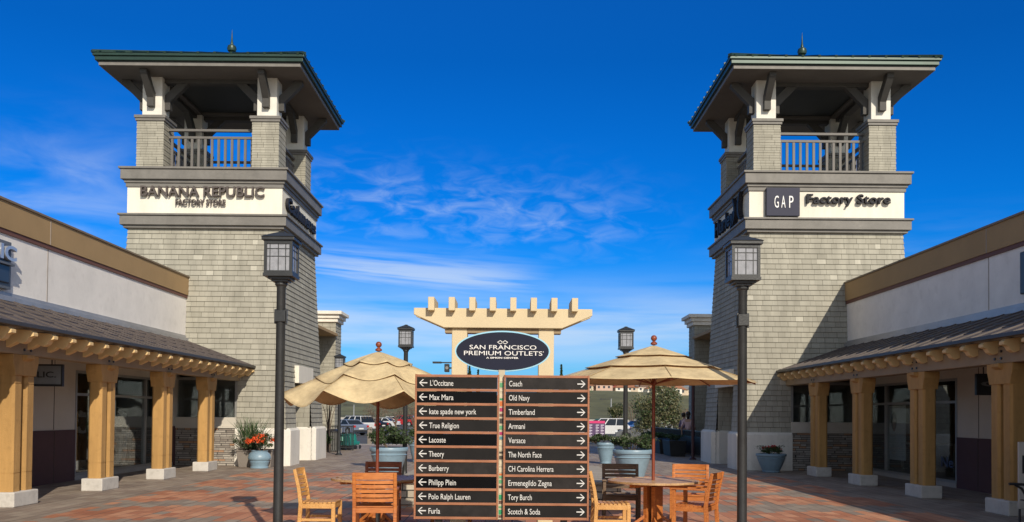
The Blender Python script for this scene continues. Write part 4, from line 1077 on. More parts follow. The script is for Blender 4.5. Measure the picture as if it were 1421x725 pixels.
# ------------------------------------------------------------------ pots and planting
def pot(label, loc, rtop, h, rim=True, mat=None, group='blue glazed planters', style=0):
    t = thing('planter', label, 'planter', loc, 0, group)
    rb = rtop*0.58
    if style == 0:
        prof = [(rb*0.95, 0), (rb, 0.02), (rb*1.02, h*0.06), (rb*0.98, h*0.10), (rb*1.06, h*0.16), (rb*1.18, h*0.30), (rtop*0.84, h*0.60), (rtop*0.90, h*0.74), (rtop*0.94, h*0.76), (rtop*0.90, h*0.79), (rtop*0.93, h*0.86), (rtop*0.99, h*0.88), (rtop, h*0.91), (rtop, h*0.97), (rtop*0.97, h), (rtop*0.90, h), (rtop*0.88, h*0.93)]
    else:
        prof = [(rtop*0.74, 0), (rtop*0.76, h*0.05), (rtop*0.70, h*0.10), (rtop*0.72, h*0.16), (rtop*0.78, h*0.30), (rtop*0.82, h*0.36), (rtop*0.78, h*0.40), (rtop*0.92, h*0.50), (rtop*0.95, h*0.60), (rtop*0.86, h*0.80), (rtop*0.66, h*0.92), (rtop*0.70, h), (rtop*0.62, h), (rtop*0.60, h*0.94)]
    mb = MB(); mb.lathe(prof, 32); mb.build('pot', mat or PBLUE, t, smooth=35)
    mb = MB(); r_ = prof[-1][0]; mb.lathe([(0.02, h*0.90), (r_*0.99, h*0.90), (r_*0.99, h*0.925), (0.02, h*0.94)], 20); mb.build('soil', SOIL, t)
    return t
def bush_mesh(name, c, rad, n, size, mats, weights, seed, parent=None, asp=0.45, clumps=14, shell=0.5, zmin=None, start=None):
    r = random.Random(seed); mb = start or MB(); cl = []
    for i in range(clumps):
        th, ph = r.uniform(0, 2*math.pi), math.acos(r.uniform(-0.6, 1)); q = r.uniform(0.35, 0.85)
        cl.append((c[0]+rad[0]*q*math.sin(ph)*math.cos(th), c[1]+rad[1]*q*math.sin(ph)*math.sin(th), c[2]+rad[2]*q*math.cos(ph), r.uniform(0.22, 0.42), r.random()))
    for i in range(n):
        k = r.choice(cl); v = Vector((r.gauss(0,1), r.gauss(0,1), r.gauss(0,1))).normalized()*(r.random()**shell)*k[3]
        p = (k[0]+v.x*rad[0], k[1]+v.y*rad[1], k[2]+v.z*rad[2])
        if zmin is not None and p[2] < zmin: continue
        mi = r.choices(range(len(mats)), weights)[0] if k[4] < 0.75 else r.randrange(len(mats))
        mb.leaf(p, size*r.uniform(0.6, 1.4), r, mi, asp)
    return mb.build(name, mats, parent)
def shrub(name, label, cat, loc, rad, n, size, mats, w, seed, group=None, clumps=14, stems=6, h0=0.0):
    t = thing(name, label, cat, loc, 0, group); r = random.Random(seed+5)
    mb = MB()
    for i in range(stems):
        a = r.uniform(0, 6.28); mb.tube([(0.03*math.cos(a), 0.03*math.sin(a), h0), (rad[0]*0.35*math.cos(a), rad[1]*0.35*math.sin(a), h0+rad[2]*0.7), (rad[0]*0.6*math.cos(a+.3), rad[1]*0.6*math.sin(a+.3), h0+rad[2]*1.5)], [0.012, 0.008, 0.003], 5)
    mb.build('stem', BARK, t)
    fo = MB()
    for i in range(16):
        a = r.uniform(0, 6.28); q = r.uniform(0.8, 1.25); up = r.uniform(0.4, 1.5); m_ = r.randrange(len(mats))
        for k in range(22):
            u = 0.1+0.9*k/21; fo.leaf((rad[0]*q*u*math.cos(a)+r.gauss(0, 0.012), rad[1]*q*u*math.sin(a)+r.gauss(0, 0.012), h0+rad[2]*(0.9+up*u*(1.6-u))+r.gauss(0, 0.012)), size*r.uniform(0.6, 1.1), r, m_, 0.45)
    bush_mesh('foliage', (0, 0, h0+rad[2]), rad, int(n*0.8), size, mats, w, seed, t, clumps=clumps, zmin=h0-0.12, start=fo)
    return t
# big conical pots behind the tables
def ppos(px, Y): return (gx(px, Y, 630), Y, 0)
a = ppos(539.5, 22.0); pot('large blue conical pot behind the left umbrella pole', a, 0.47, 0.77)
shrub('potted_shrub', 'leafy green shrub in the large blue pot behind the left pole', 'plant', (a[0], a[1], 0.72), (0.56, 0.5, 0.26), 2600, 0.075, [LEAF_D, LEAF_G, LEAF_S], [5, 3, 1], 11, clumps=20)
a = ppos(877.5, 21.6); pot('large blue conical pot behind the right table', a, 0.47, 0.78)
shrub('potted_shrub', 'leafy green shrub in the large blue pot behind the right table', 'plant', (a[0], a[1], 0.73), (0.56, 0.5, 0.22), 2600, 0.075, [LEAF_D, LEAF_G, LEAF_S], [5, 3, 2], 12, clumps=20)
a = ppos(581, 29.5); pot('smaller blue pot half hidden by the left edge of the board', a, 0.34, 0.72)
shrub('potted_shrub', 'green shrub in the smaller pot at the left edge of the board', 'plant', (a[0], a[1], 0.68), (0.45, 0.4, 0.27), 1500, 0.075, [LEAF_D, LEAF_G, LEAF_S], [5, 3, 1], 13)
a = ppos(840.5, 29.5); pot('smaller blue pot beside the right edge of the board', a, 0.31, 0.70)
shrub('potted_shrub', 'green shrub spilling over the smaller pot beside the board', 'plant', (a[0]-0.25, a[1], 0.62), (0.62, 0.45, 0.19), 1900, 0.075, [LEAF_D, LEAF_G, LEAF_S], [5, 3, 1], 14)
# pot by the left tower: taupe trough with tall blades, blue urn with orange flowers
a = (gx(363, 25.9, 640), 25.9, 0)
pot('round bellied blue urn holding orange flowers at the left tower', (a[0]-0.02, 25.75, 0), 0.34, 0.50, style=1)
t = thing('planter', 'taupe square planter behind the blue urn', 'planter', (gx(356, 26.25, 640), 26.25, 0))
mb = MB(); mb.frustum(-0.46, 0.46, -0.22, 0.22, 0, -0.52, 0.52, -0.25, 0.25, 0.46); mb.box(-0.54, 0.54, -0.27, 0.27, 0.46, 0.50); mb.build('trough', CLAY, t, bevel=0.012)
mb = MB(); mb.box(-0.48, 0.48, -0.22, 0.22, 0.50, 0.52); mb.build('soil', SOIL, t)
def blades(name, label, loc, n, hmin, hmax, spread, seed, mats, wts, wid=0.018, z0=0.5, cat='plant'):
    r = random.Random(seed); mb = MB()
    for i in range(n):
        a = r.uniform(0, 2*math.pi); h = r.uniform(hmin, hmax); sp = r.uniform(0.1, 1)*spread*h; bx, by = r.uniform(-0.2, 0.2), r.uniform(-0.12, 0.12)
        mi = r.choices(range(len(mats)), wts)[0]; pts = []
        dr = r.uniform(0, 0.7) if mi == len(mats)-1 else r.uniform(0, 0.25)
        for k in range(6):
            q = k/5; pts.append(Vector((bx+math.cos(a)*sp*q**1.4, by+math.sin(a)*sp*q**1.4, z0+h*q-dr*h*q**3)))
        sd = Vector((-math.sin(a), math.cos(a), 0)); vs = []
        if r.random() < 0.6: sd = Vector((1, 0, 0))
        for k, p in enumerate(pts):
            w = wid*(1-0.92*(k/5)**1.5)*0.5; vs += [p-sd*w, p+sd*w]
        mb.add(vs, [(2*k, 2*k+1, 2*k+3, 2*k+2) for k in range(5)], mi)
    return tag(mb.build(name, mats, loc=loc), label, cat)
blades('flax_plant', 'spiky green flax with dry pale blades in the taupe planter', (gx(349, 26.25, 600), 26.25, 0), 260, 0.45, 1.12, 0.75, 4, [BLADE, LEAF_G, STRAW], [5, 2, 3], 0.034)
shrub('trailing_plant', 'grey green foliage low at the left end of the taupe planter', 'plant', (gx(340, 26.1, 600), 26.1, 0.42), (0.40, 0.3, 0.28), 2000, 0.05, [LEAF_D, LEAF_G, LEAF_S], [3, 3, 3], 21)
def geranium(label, loc, rad, n, seed, fm, fl, seedf):
    t = shrub('flowering_plant', label, 'plant', loc, rad, n, 0.05, [LEAF_D, LEAF_G], [3, 4], seed)
    r = random.Random(seedf)
    for i in range(fl):
        mb = MB(); a, q = r.uniform(0, 6.28), math.sqrt(r.random()); c = Vector((rad[0]*q*math.cos(a), rad[1]*q*math.sin(a)-0.03, rad[2]*(1.05+0.75*(1-q*q)*r.uniform(0.6, 1.15))))
        for k in range(26): v = Vector((r.gauss(0,1), r.gauss(0,1), r.gauss(0,1)))*0.028; mb.leaf(c+v, 0.042, r, 0, 0.8)
        mb.build('flower', fm, t)
    return t
geranium('bushy plant with orange red blooms in the blue urn', (a[0]+0.06, 25.72, 0.45), (0.46, 0.32, 0.28), 1800, 23, FLOWER, 30, 6)
a = (gx(1070, 25.9, 640), 25.9, 0); pot('wide blue bowl planter in shade against the right tower', a, 0.43, 0.53)
geranium('low plant with a few red blooms in the bowl by the right tower', (a[0], a[1], 0.48), (0.36, 0.34, 0.15), 1400, 24, FLOWR, 7, 9)

# low stone seat wall behind the tables
t = thing('seat_wall', 'low rough stone seat wall with a flat cap behind the tables', 'stone wall', (0, 0, 0))
mb = MB(); mb.box(-2.0, 1.9, 15.7, 16.15, 0, 0.38); mb.box(-2.0, -1.6, 16.15, 20.0, 0, 0.38); mb.box(1.5, 1.9, 16.15, 20.0, 0, 0.38); mb.box(-2.0, 1.9, 20.0, 20.4, 0, 0.38); mb.build('wall', BLOCK, t, bevel=0.015)
mb = MB(); mb.box(-2.05, 1.95, 15.65, 16.2, 0.38, 0.44); mb.box(-2.05, -1.55, 16.2, 19.95, 0.38, 0.44); mb.box(1.45, 1.95, 16.2, 19.95, 0.38, 0.44); mb.box(-2.05, 1.95, 19.95, 20.45, 0.38, 0.44); mb.build('cap', M('cap_slab', (0.36, 0.32, 0.27), 0.85, 0.2, 3, 0.3, 40), t, bevel=0.012)
mb = MB(); mb.box(-1.6, 1.5, 16.15, 20.0, 0, 0.30); mb.build('soil', SOIL, t)
r = random.Random(5); mb = MB()
for i in range(1500): mb.leaf((r.uniform(-1.5, 1.4), r.uniform(16.3, 19.9), 0.31+abs(r.gauss(0, 0.05))), 0.06, r, r.randrange(2), 0.5)
tag(mb.build('ground_cover', [LEAF_D, LEAF_G]), kind='stuff')

# ------------------------------------------------------------------ street furniture left and right
t = thing('bollard', 'squat square stone bollard at the end of the left walkway', 'bollard', (gx(511, 46, 600), 46.6, -0.12))
mb = MB(); mb.box(-0.12, 0.12, -0.12, 0.12, 0, 0.9); mb.frustum(-0.14, 0.14, -0.14, 0.14, 0.9, -0.08, 0.08, -0.08, 0.08, 1.0); mb.build('post', CLAY, t, bevel=0.015)
# slatted litter bin and railing
t = thing('trash_bin', 'grey slatted litter bin beside the far lamp post', 'trash bin', (gx(462, 37, 610), 37.0, 0))
mb = MB()
for i in range(20):
    a = 2*math.pi*i/20; x, y = 0.27*math.cos(a), 0.27*math.sin(a); mb.bar((x, y, 0.06), (x, y, 0.80), 0.055, 0.02, up=(x, y, 0))
mb.lathe([(0.25, 0.03), (0.25, 0.06)], 20); mb.build('slats', M('bin_grey', (0.10, 0.10, 0.095), 0.7, 0.3, 5), t)
mb = MB(); mb.lathe([(0.22, 0.05), (0.23, 0.79)], 20); mb.build('liner', BLACK, t)
mb = MB(); mb.lathe([(0.30, 0.80), (0.30, 0.84), (0.14, 0.93), (0.12, 0.93)], 20); mb.build('lid', BLACK, t, smooth=40)
t = thing('railing', 'dark steel barred railing behind the litter bin', 'railing', (0, 38.2, 0))
xa, xb = gx(454.5, 38.2, 600), gx(490, 38.2, 600); mb = MB()
for z in (0.12, 1.02): mb.box(xa, xb, -0.02, 0.02, z-0.02, z+0.02)
n = 16
for i in range(n+1):
    x = xa+(xb-xa)*i/n; w = 0.022 if i % 8 == 0 else 0.011; mb.box(x-w, x+w, -w, w, 0 if i % 8 == 0 else 0.14, 1.0 if i % 8 else 1.08)
mb.build('bars', BLACK, t)
def stroller(label, x, y, rz):
    t = thing('rental_stroller', label, 'stroller', (x, y, 0), rz, 'green rental strollers parked in a row'); t.scale = (0.75, 0.75, 0.72)
    mb = MB(); mb.prism([(-0.25, 0.28), (0.22, 0.24), (0.34, 0.40), (0.30, 0.46), (0.0, 0.44), (-0.14, 0.86), (-0.30, 0.95), (-0.36, 0.90)], -0.2, 0.2, axis='Y'); mb.build('shell', TEAL, t, bevel=0.03)
    mb = MB(); mb.box(-0.40, -0.30, -0.13, 0.13, 0.55, 0.80); mb.build('decal', M('decal_mint', (0.35, 0.75, 0.62), 0.5), t, bevel=0.01)
    for s in (-1, 1):
        for wx in (-0.26, 0.26):
            mb = MB(); mb.tube([(wx, s*0.20, 0.12), (wx, s*0.25, 0.12)], 0.12, 16); mb.build('wheel', BLACK, t)
    mb = MB(); mb.tube([(-0.30, -0.18, 0.85), (-0.48, -0.18, 1.0), (-0.48, 0.18, 1.0), (-0.30, 0.18, 0.85)], 0.015, 6); mb.build('handle', BLACK, t); mb = MB(); mb.tube([(-0.26, 0, 0.12), (0.26, 0, 0.12), (0.1, 0, 0.35)], 0.02, 6); mb.build('chassis', BLACK, t)
for i, (px, lab) in enumerate(((478, 'green stroller nearest the far lamp post'), (482, 'second green stroller from the far lamp post'), (486, 'third green stroller from the far lamp post'), (491, 'green stroller at the street end of the row'))):
    stroller(lab, gx(px, 38.6+0.4*i, 610), 38.6+i*0.45, R(70))

# black patio fence with planters and seated area at the right
fx = 7.15
for i in range(5):
    y0 = 33.2+i*2.7; lab = ['black barred fence panel nearest the right tower', 'second black fence panel from the right tower', 'middle black fence panel of the patio', 'fourth black fence panel of the patio', 'black fence panel farthest along the patio'][i]
    t = thing('patio_fence', lab, 'fence', (fx, y0, 0), 0, 'black fence panels of the right patio')
    mb = MB()
    for z in (0.10, 1.0): mb.box(-0.02, 0.02, 0, 2.6, z-0.02, z+0.02)
    for k in range(22):
        y = k*2.6/21; mb.box(-0.010, 0.010, y-0.010, y+0.010, 0.0 if k % 21 == 0 else 0.12, 0.98)
    mb.build('bars', BLACK, t)
    mb = MB(); mb.box(-0.006, 0.006, 0.02, 2.58, 0.14, 0.78); mb.build('screen', BLACK, t)
t = thing('patio_fence', 'short black fence return closing the patio beside the right tower', 'fence', (fx, 33.15, 0), 0, 'black fence panels of the right patio')
mb = MB()
for z in (0.10, 1.0): mb.box(-0.9 if False else 0.03, 1.5, -0.02, 0.02, z-0.02, z+0.02)
for k in range(12): x = 0.03+k*1.45/11; mb.box(x-0.01, x+0.01, -0.01, 0.01, 0.12, 0.98)
mb.build('bars', BLACK, t)
mb = MB(); mb.box(0.04, 1.46, -0.006, 0.006, 0.14, 0.80); mb.build('screen', BLACK, t)
for i, (dx, y) in enumerate(((-0.70, 36.0), (-0.75, 38.2), (-0.75, 40.4), (-0.7, 42.6))):
    lab = ['dark box planter nearest the right tower outside the fence', 'second dark box planter outside the fence', 'third dark box planter outside the fence', 'dark box planter farthest along the fence'][i]
    t = thing('box_planter', lab, 'planter', (fx+dx, y, 0), 0, 'dark box planters along the patio fence')
    mb = MB(); mb.frustum(-0.28, 0.28, -0.8, 0.8, 0, -0.34, 0.34, -0.86, 0.86, 0.62); mb.build('box', M('planter_black', (0.010, 0.010, 0.011), 0.6), t, bevel=0.015)
    shrub('box_shrub', ['dark low shrub in the box planter nearest the right tower', 'dark low shrub in the second box planter by the fence', 'dark low shrub in the third box planter by the fence', 'dark low shrub in the farthest box planter by the fence'][i], 'plant', (fx+dx, y, 0.55), (0.36, 0.75, 0.16), 600, 0.09, [LEAF_D, LEAF_G], [4, 1], 60+i, group='shrubs in the box planters', clumps=8, stems=3)
t = thing('slim_pole', 'slim dark maroon pole between the right umbrella and tower', 'pole', (gx(961.5, 32.9, 600), 32.9, 0))
mb = MB(); mb.tube([(0, 0, 0), (0, 0, 3.1)], 0.062, 14); mb.lathe([(0.13, 0), (0.13, 0.03), (0.07, 0.08)], 14); mb.lathe([(0.065, 3.08), (0.09, 3.11), (0.07, 3.16), (0.02, 3.22)], 14); mb.build('pole', M('maroon_paint', (0.05, 0.012, 0.016), 0.4), t, smooth=35)

# right foreground: black bench arm and small sign stand at the frame edge
t = thing('iron_bench', 'black iron bench end at the right picture border', 'bench', (7.62, 12.9, 0), 0)
for y in (0.0, -1.5):
    mb = MB()
    mb.tube([(-0.52, y, 0.66), (-0.50, y, 0.665), (-0.25, y, 0.655), (0.0, y, 0.62), (0.1, y, 0.60)], 0.02, 8)
    mb.tube([(-0.44, y, 0.655), (-0.34, y, 0.60), (-0.25, y, 0.45), (-0.24, y, 0.2), (-0.34, y, 0.0)], 0.018, 8)
    mb.tube([(0.16, y, 0.85), (0.06, y, 0.45), (0.08, y, 0.2), (0.2, y, 0.0)], 0.018, 8)
    mb.build('end_frame', BLACK, t, smooth=40)
mb = MB()
for i in range(7): mb.box(-0.36+i*0.065, -0.32+i*0.065, -1.5, 0, 0.43, 0.447)
mb.build('seat', BLACK, t)
mb = MB()
for i in range(12): y = -0.06-i*0.125; mb.bar((0.07, y, 0.47), (0.155, y, 0.84), 0.03, 0.012, up=(1,0,0))
mb.bar((0.157, -1.5, 0.85), (0.157, 0, 0.85), 0.03, 0.03); mb.build('backrest', BLACK, t)
t = thing('sign_stand', 'pale upright sign stand cut by the right picture border', 'sign stand', (gx(1424, 13.5, 650)+0.1, 13.5, 0))
mb = MB(); mb.box(-0.22, 0.22, -0.02, 0.02, 0.25, 1.25); mb.build('board', M('stand_pale', (0.45, 0.42, 0.38), 0.7), t, bevel=0.008)
mb = MB(); mb.box(-0.17, 0.17, -0.026, -0.02, 0.78, 1.05); mb.build('panel', BLACK, t)
mb = MB(); mb.box(-0.22, -0.18, -0.25, 0.25, 0, 0.03); mb.box(0.18, 0.22, -0.25, 0.25, 0, 0.03); mb.box(-0.21, -0.19, -0.015, 0.015, 0.03, 0.25); mb.box(0.19, 0.21, -0.015, 0.015, 0.03, 0.25); mb.build('leg', BLACK, t)

# ------------------------------------------------------------------ shop displays behind the glass
def body(name, joints, edges, mat, parent, sub=1):
    """one skinned figure: joints = {name: (xyz, radius)}"""
    names = list(joints); me = bpy.data.meshes.new(name)
    me.from_pydata([joints[n][0] for n in names], [(names.index(a), names.index(b)) for a, b in edges], [])
    o = bpy.data.objects.new(name, me); COL.objects.link(o)
    o.modifiers.new('skin', 'SKIN'); sb = o.modifiers.new('sub', 'SUBSURF'); sb.levels = sub; sb.render_levels = sub
    for i, n in enumerate(names): r_ = joints[n][1]; me.skin_vertices[0].data[i].radius = (r_, r_) if not isinstance(r_, tuple) else r_
    me.skin_vertices[0].data[0].use_root = True
    dg = bpy.context.evaluated_depsgraph_get(); dg.update(); m2 = bpy.data.meshes.new_from_object(o.evaluated_get(dg)); m2.name = name
    o.modifiers.clear(); o.data = m2; m2.materials.clear(); m2.materials.append(mat)
    m2.polygons.foreach_set('use_smooth', [True]*len(m2.polygons)); o.parent = parent
    return o
def figure(name, label, cat, loc, rz, skin, top, bottom, hair=None, headless=False, arm_l=None, arm_r=None, stride=0.0, hairlen=0.0, group=None, hscale=1.0):
    t = thing(name, label, cat, loc, rz, group); H = hscale
    J = {'pelvis': ((0, 0, 0.95), 0.135), 'waist': ((0, 0.0, 1.10), 0.115), 'chest': ((0, 0.01, 1.30), 0.14), 'neckb': ((0, 0.01, 1.44), 0.07), 'neck': ((0, 0.0, 1.51), 0.052)}
    E = [('pelvis', 'waist'), ('waist', 'chest'), ('chest', 'neckb'), ('neckb', 'neck')]
    if not headless:
        J.update({'jaw': ((0, -0.02, 1.57), 0.066), 'head': ((0, -0.005, 1.65), 0.088), 'crown': ((0, 0.0, 1.71), 0.070)}); E += [('neck', 'jaw'), ('jaw', 'head'), ('head', 'crown')]
    for s, k, arm in ((-1, 'l', arm_l), (1, 'r', arm_r)):
        el_, wr = arm or ((s*0.27, 0.03, 1.12), (s*0.27, -0.05, 0.88))
        st = stride*s
        J.update({'sh'+k: ((s*0.165, 0.01, 1.40), 0.062), 'el'+k: (el_, 0.043), 'wr'+k: (wr, 0.027),
                  'ha'+k: ((wr[0], wr[1]-0.02, wr[2]-0.09), 0.030),
                  'hi'+k: ((s*0.085, 0, 0.88), 0.095), 'kn'+k: ((s*0.10, -0.02+st*0.5, 0.50), 0.060), 'an'+k: ((s*0.105, 0.02+st, 0.09), 0.040), 'to'+k: ((s*0.115, -0.14+st, 0.03), 0.035)})
        E += [('chest', 'sh'+k), ('sh'+k, 'el'+k), ('el'+k, 'wr'+k), ('wr'+k, 'ha'+k), ('pelvis', 'hi'+k), ('hi'+k, 'kn'+k), ('kn'+k, 'an'+k), ('an'+k, 'to'+k)]
    b = body('body', J, E, skin, t)
    def sub(keys, grow, nm, mat):
        JJ = {n: (J[n][0], J[n][1]+grow) for n in keys}; EE = [e for e in E if e[0] in JJ and e[1] in JJ]
        # trim the lower ends so hems and cuffs end cleanly
        return body(nm, JJ, EE, mat, t)
    sub(['pelvis', 'waist', 'chest', 'shl', 'ell', 'shr', 'elr'], 0.014, 'shirt', top)
    sub(['pelvis', 'hil', 'knl', 'anl', 'hir', 'knr', 'anr'], 0.016, 'trousers', bottom)
    if not headless and hair:
        mb = MB(); mb.ball((0, 0.022, 1.685), 0.099, 12, sz=(0.98, 1.0, 1.05)); 
        if hairlen: mb.ball((0, 0.055, 1.60), 0.075, 10, sz=(1.0, 0.7, 1.0+hairlen*6))
        mb.build('hair', hair, t, smooth=180)
        mb = MB(); mb.ball((0, -0.098, 1.635), 0.013, 8, sz=(0.8, 1, 1.5)); 
        for s in (-1, 1): mb.ball((s*0.092, 0.0, 1.64), 0.018, 8, sz=(0.5, 0.8, 1.4))
        mb.build('nose_and_ears', skin, b, smooth=180)
        mb = MB()
        for s in (-1, 1): mb.ball((s*0.032, -0.088, 1.665), 0.009, 8)
        mb.build('eyes', BLACK, b); mb = MB(); mb.ball((0, -0.09, 1.595), 0.012, 8, sz=(1.8, 0.6, 0.5)); mb.build('mouth', M('lips', (0.35, 0.10, 0.09), 0.5), b)
    t.scale = (H, H, H)
    return t
SKIN = M('skin', (0.50, 0.29, 0.20), 0.55, 0.05); HAIRD = M('hair_dark', (0.03, 0.02, 0.015), 0.5)
CLB = M('cloth_black', (0.03, 0.03, 0.035), 0.9); CLP = M('cloth_pink', (0.68, 0.47, 0.48), 0.9); CLN = M('cloth_navy', (0.03, 0.04, 0.10), 0.9); CLW = M('cloth_pale', (0.6, 0.58, 0.52), 0.9); CLV = M('cloth_violet', (0.12, 0.09, 0.17), 0.9)
MANQ = M('mannequin_grey', (0.45, 0.42, 0.38), 0.5)
figure('mannequin', 'headless mannequin in a dark top and pale trousers in the wide left window', 'mannequin', (-10.42, 24.0, 0.10), R(75), MANQ, CLB, CLW, headless=True, group='shop window mannequins')
figure('mannequin', 'headless mannequin in dark clothes at the narrow left window edge', 'mannequin', (-10.42, 21.7, 0.10), R(70), MANQ, CLB, CLB, headless=True, group='shop window mannequins')
figure('mannequin', 'headless mannequin in a red top behind the right window lettering', 'mannequin', (11.2, 21.3, 0.10), R(-70), MANQ, M('cloth_red', (0.35, 0.03, 0.03), 0.9), CLB, headless=True, group='shop window mannequins')
# window poster with a portrait in white clothes
t = thing('window_poster', 'tall white poster of a person in white hanging in the right shop window', 'poster', (10.42, 24.55, 0), 0)
mb = MB(); mb.box(0, 0.02, -0.62, 0.62, 0.45, 1.92); mb.build('sheet', M('poster_grey', (0.70, 0.72, 0.72), 0.7, 0.1, 2), t)
def disc(y, z, ry, rz_, x0, x1, mb): mb.prism([(y+ry*math.cos(i*math.pi/12), z+rz_*math.sin(i*math.pi/12)) for i in range(24)], x0, x1, axis='X')
mb = MB(); disc(0.08, 1.50, 0.17, 0.25, -0.006, -0.001, mb); mb.build('printed_hair', M('print_dark', (0.03, 0.02, 0.02), 0.7), t)
mb = MB(); disc(0.06, 1.44, 0.095, 0.15, -0.010, -0.0065, mb); mb.box(-0.010, -0.0065, 0.02, 0.11, 1.18, 1.32); mb.build('printed_face', M('print_skin', (0.32, 0.15, 0.10), 0.7), t)
mb = MB(); mb.prism([(-0.42, 0.45), (-0.36, 1.10), (-0.10, 1.22), (0.24, 1.22), (0.45, 1.10), (0.46, 0.45)], -0.014, -0.0105, axis='X'); mb.build('printed_shirt', M('print_white', (0.72, 0.75, 0.78), 0.7, 0.1, 4), t)
t = thing('window_lettering', 'dark blue vinyl letters starting Ne low on the right shop window', 'window lettering', (10.19, 21.22, 0.45))
text('Ne', 0.24, M('vinyl_navy', (0.03, 0.05, 0.12), 0.5), t, (0, 0.25, 0), face='-X', width=0.58, depth=0.004, bold=0.01)
for (px, yy, lab) in ((-11.3, 24.9, 'low pale display table inside the left shop'), (11.7, 25.4, 'low pale display table inside the right shop')):
    t = thing('display_table', lab, 'display table', (px, yy, 0.1)); mb = MB(); mb.box(-0.5, 0.5, -0.7, 0.7, 0.74, 0.79); mb.build('top', CLW, t, bevel=0.01)
    for a in (-1, 1):
        for c in (-1, 1): mb = MB(); mb.box(a*0.44-0.03, a*0.44+0.03, c*0.64-0.03, c*0.64+0.03, 0, 0.74); mb.build('leg', CLW, t)
# people standing beyond the fence
figure('person', 'person in a pale pink top standing beside the maroon pole', 'person', (gx(955, 37.6, 590), 37.6, 0), R(160), SKIN, CLP, CLN, HAIRD, hairlen=0.2, stride=0.05)
figure('person', 'person in a dark violet jacket standing left of the one in pink', 'person', (gx(949, 39.0, 590), 39.0, 0), R(120), SKIN, CLV, CLB, HAIRD, stride=0.04, hscale=0.97)

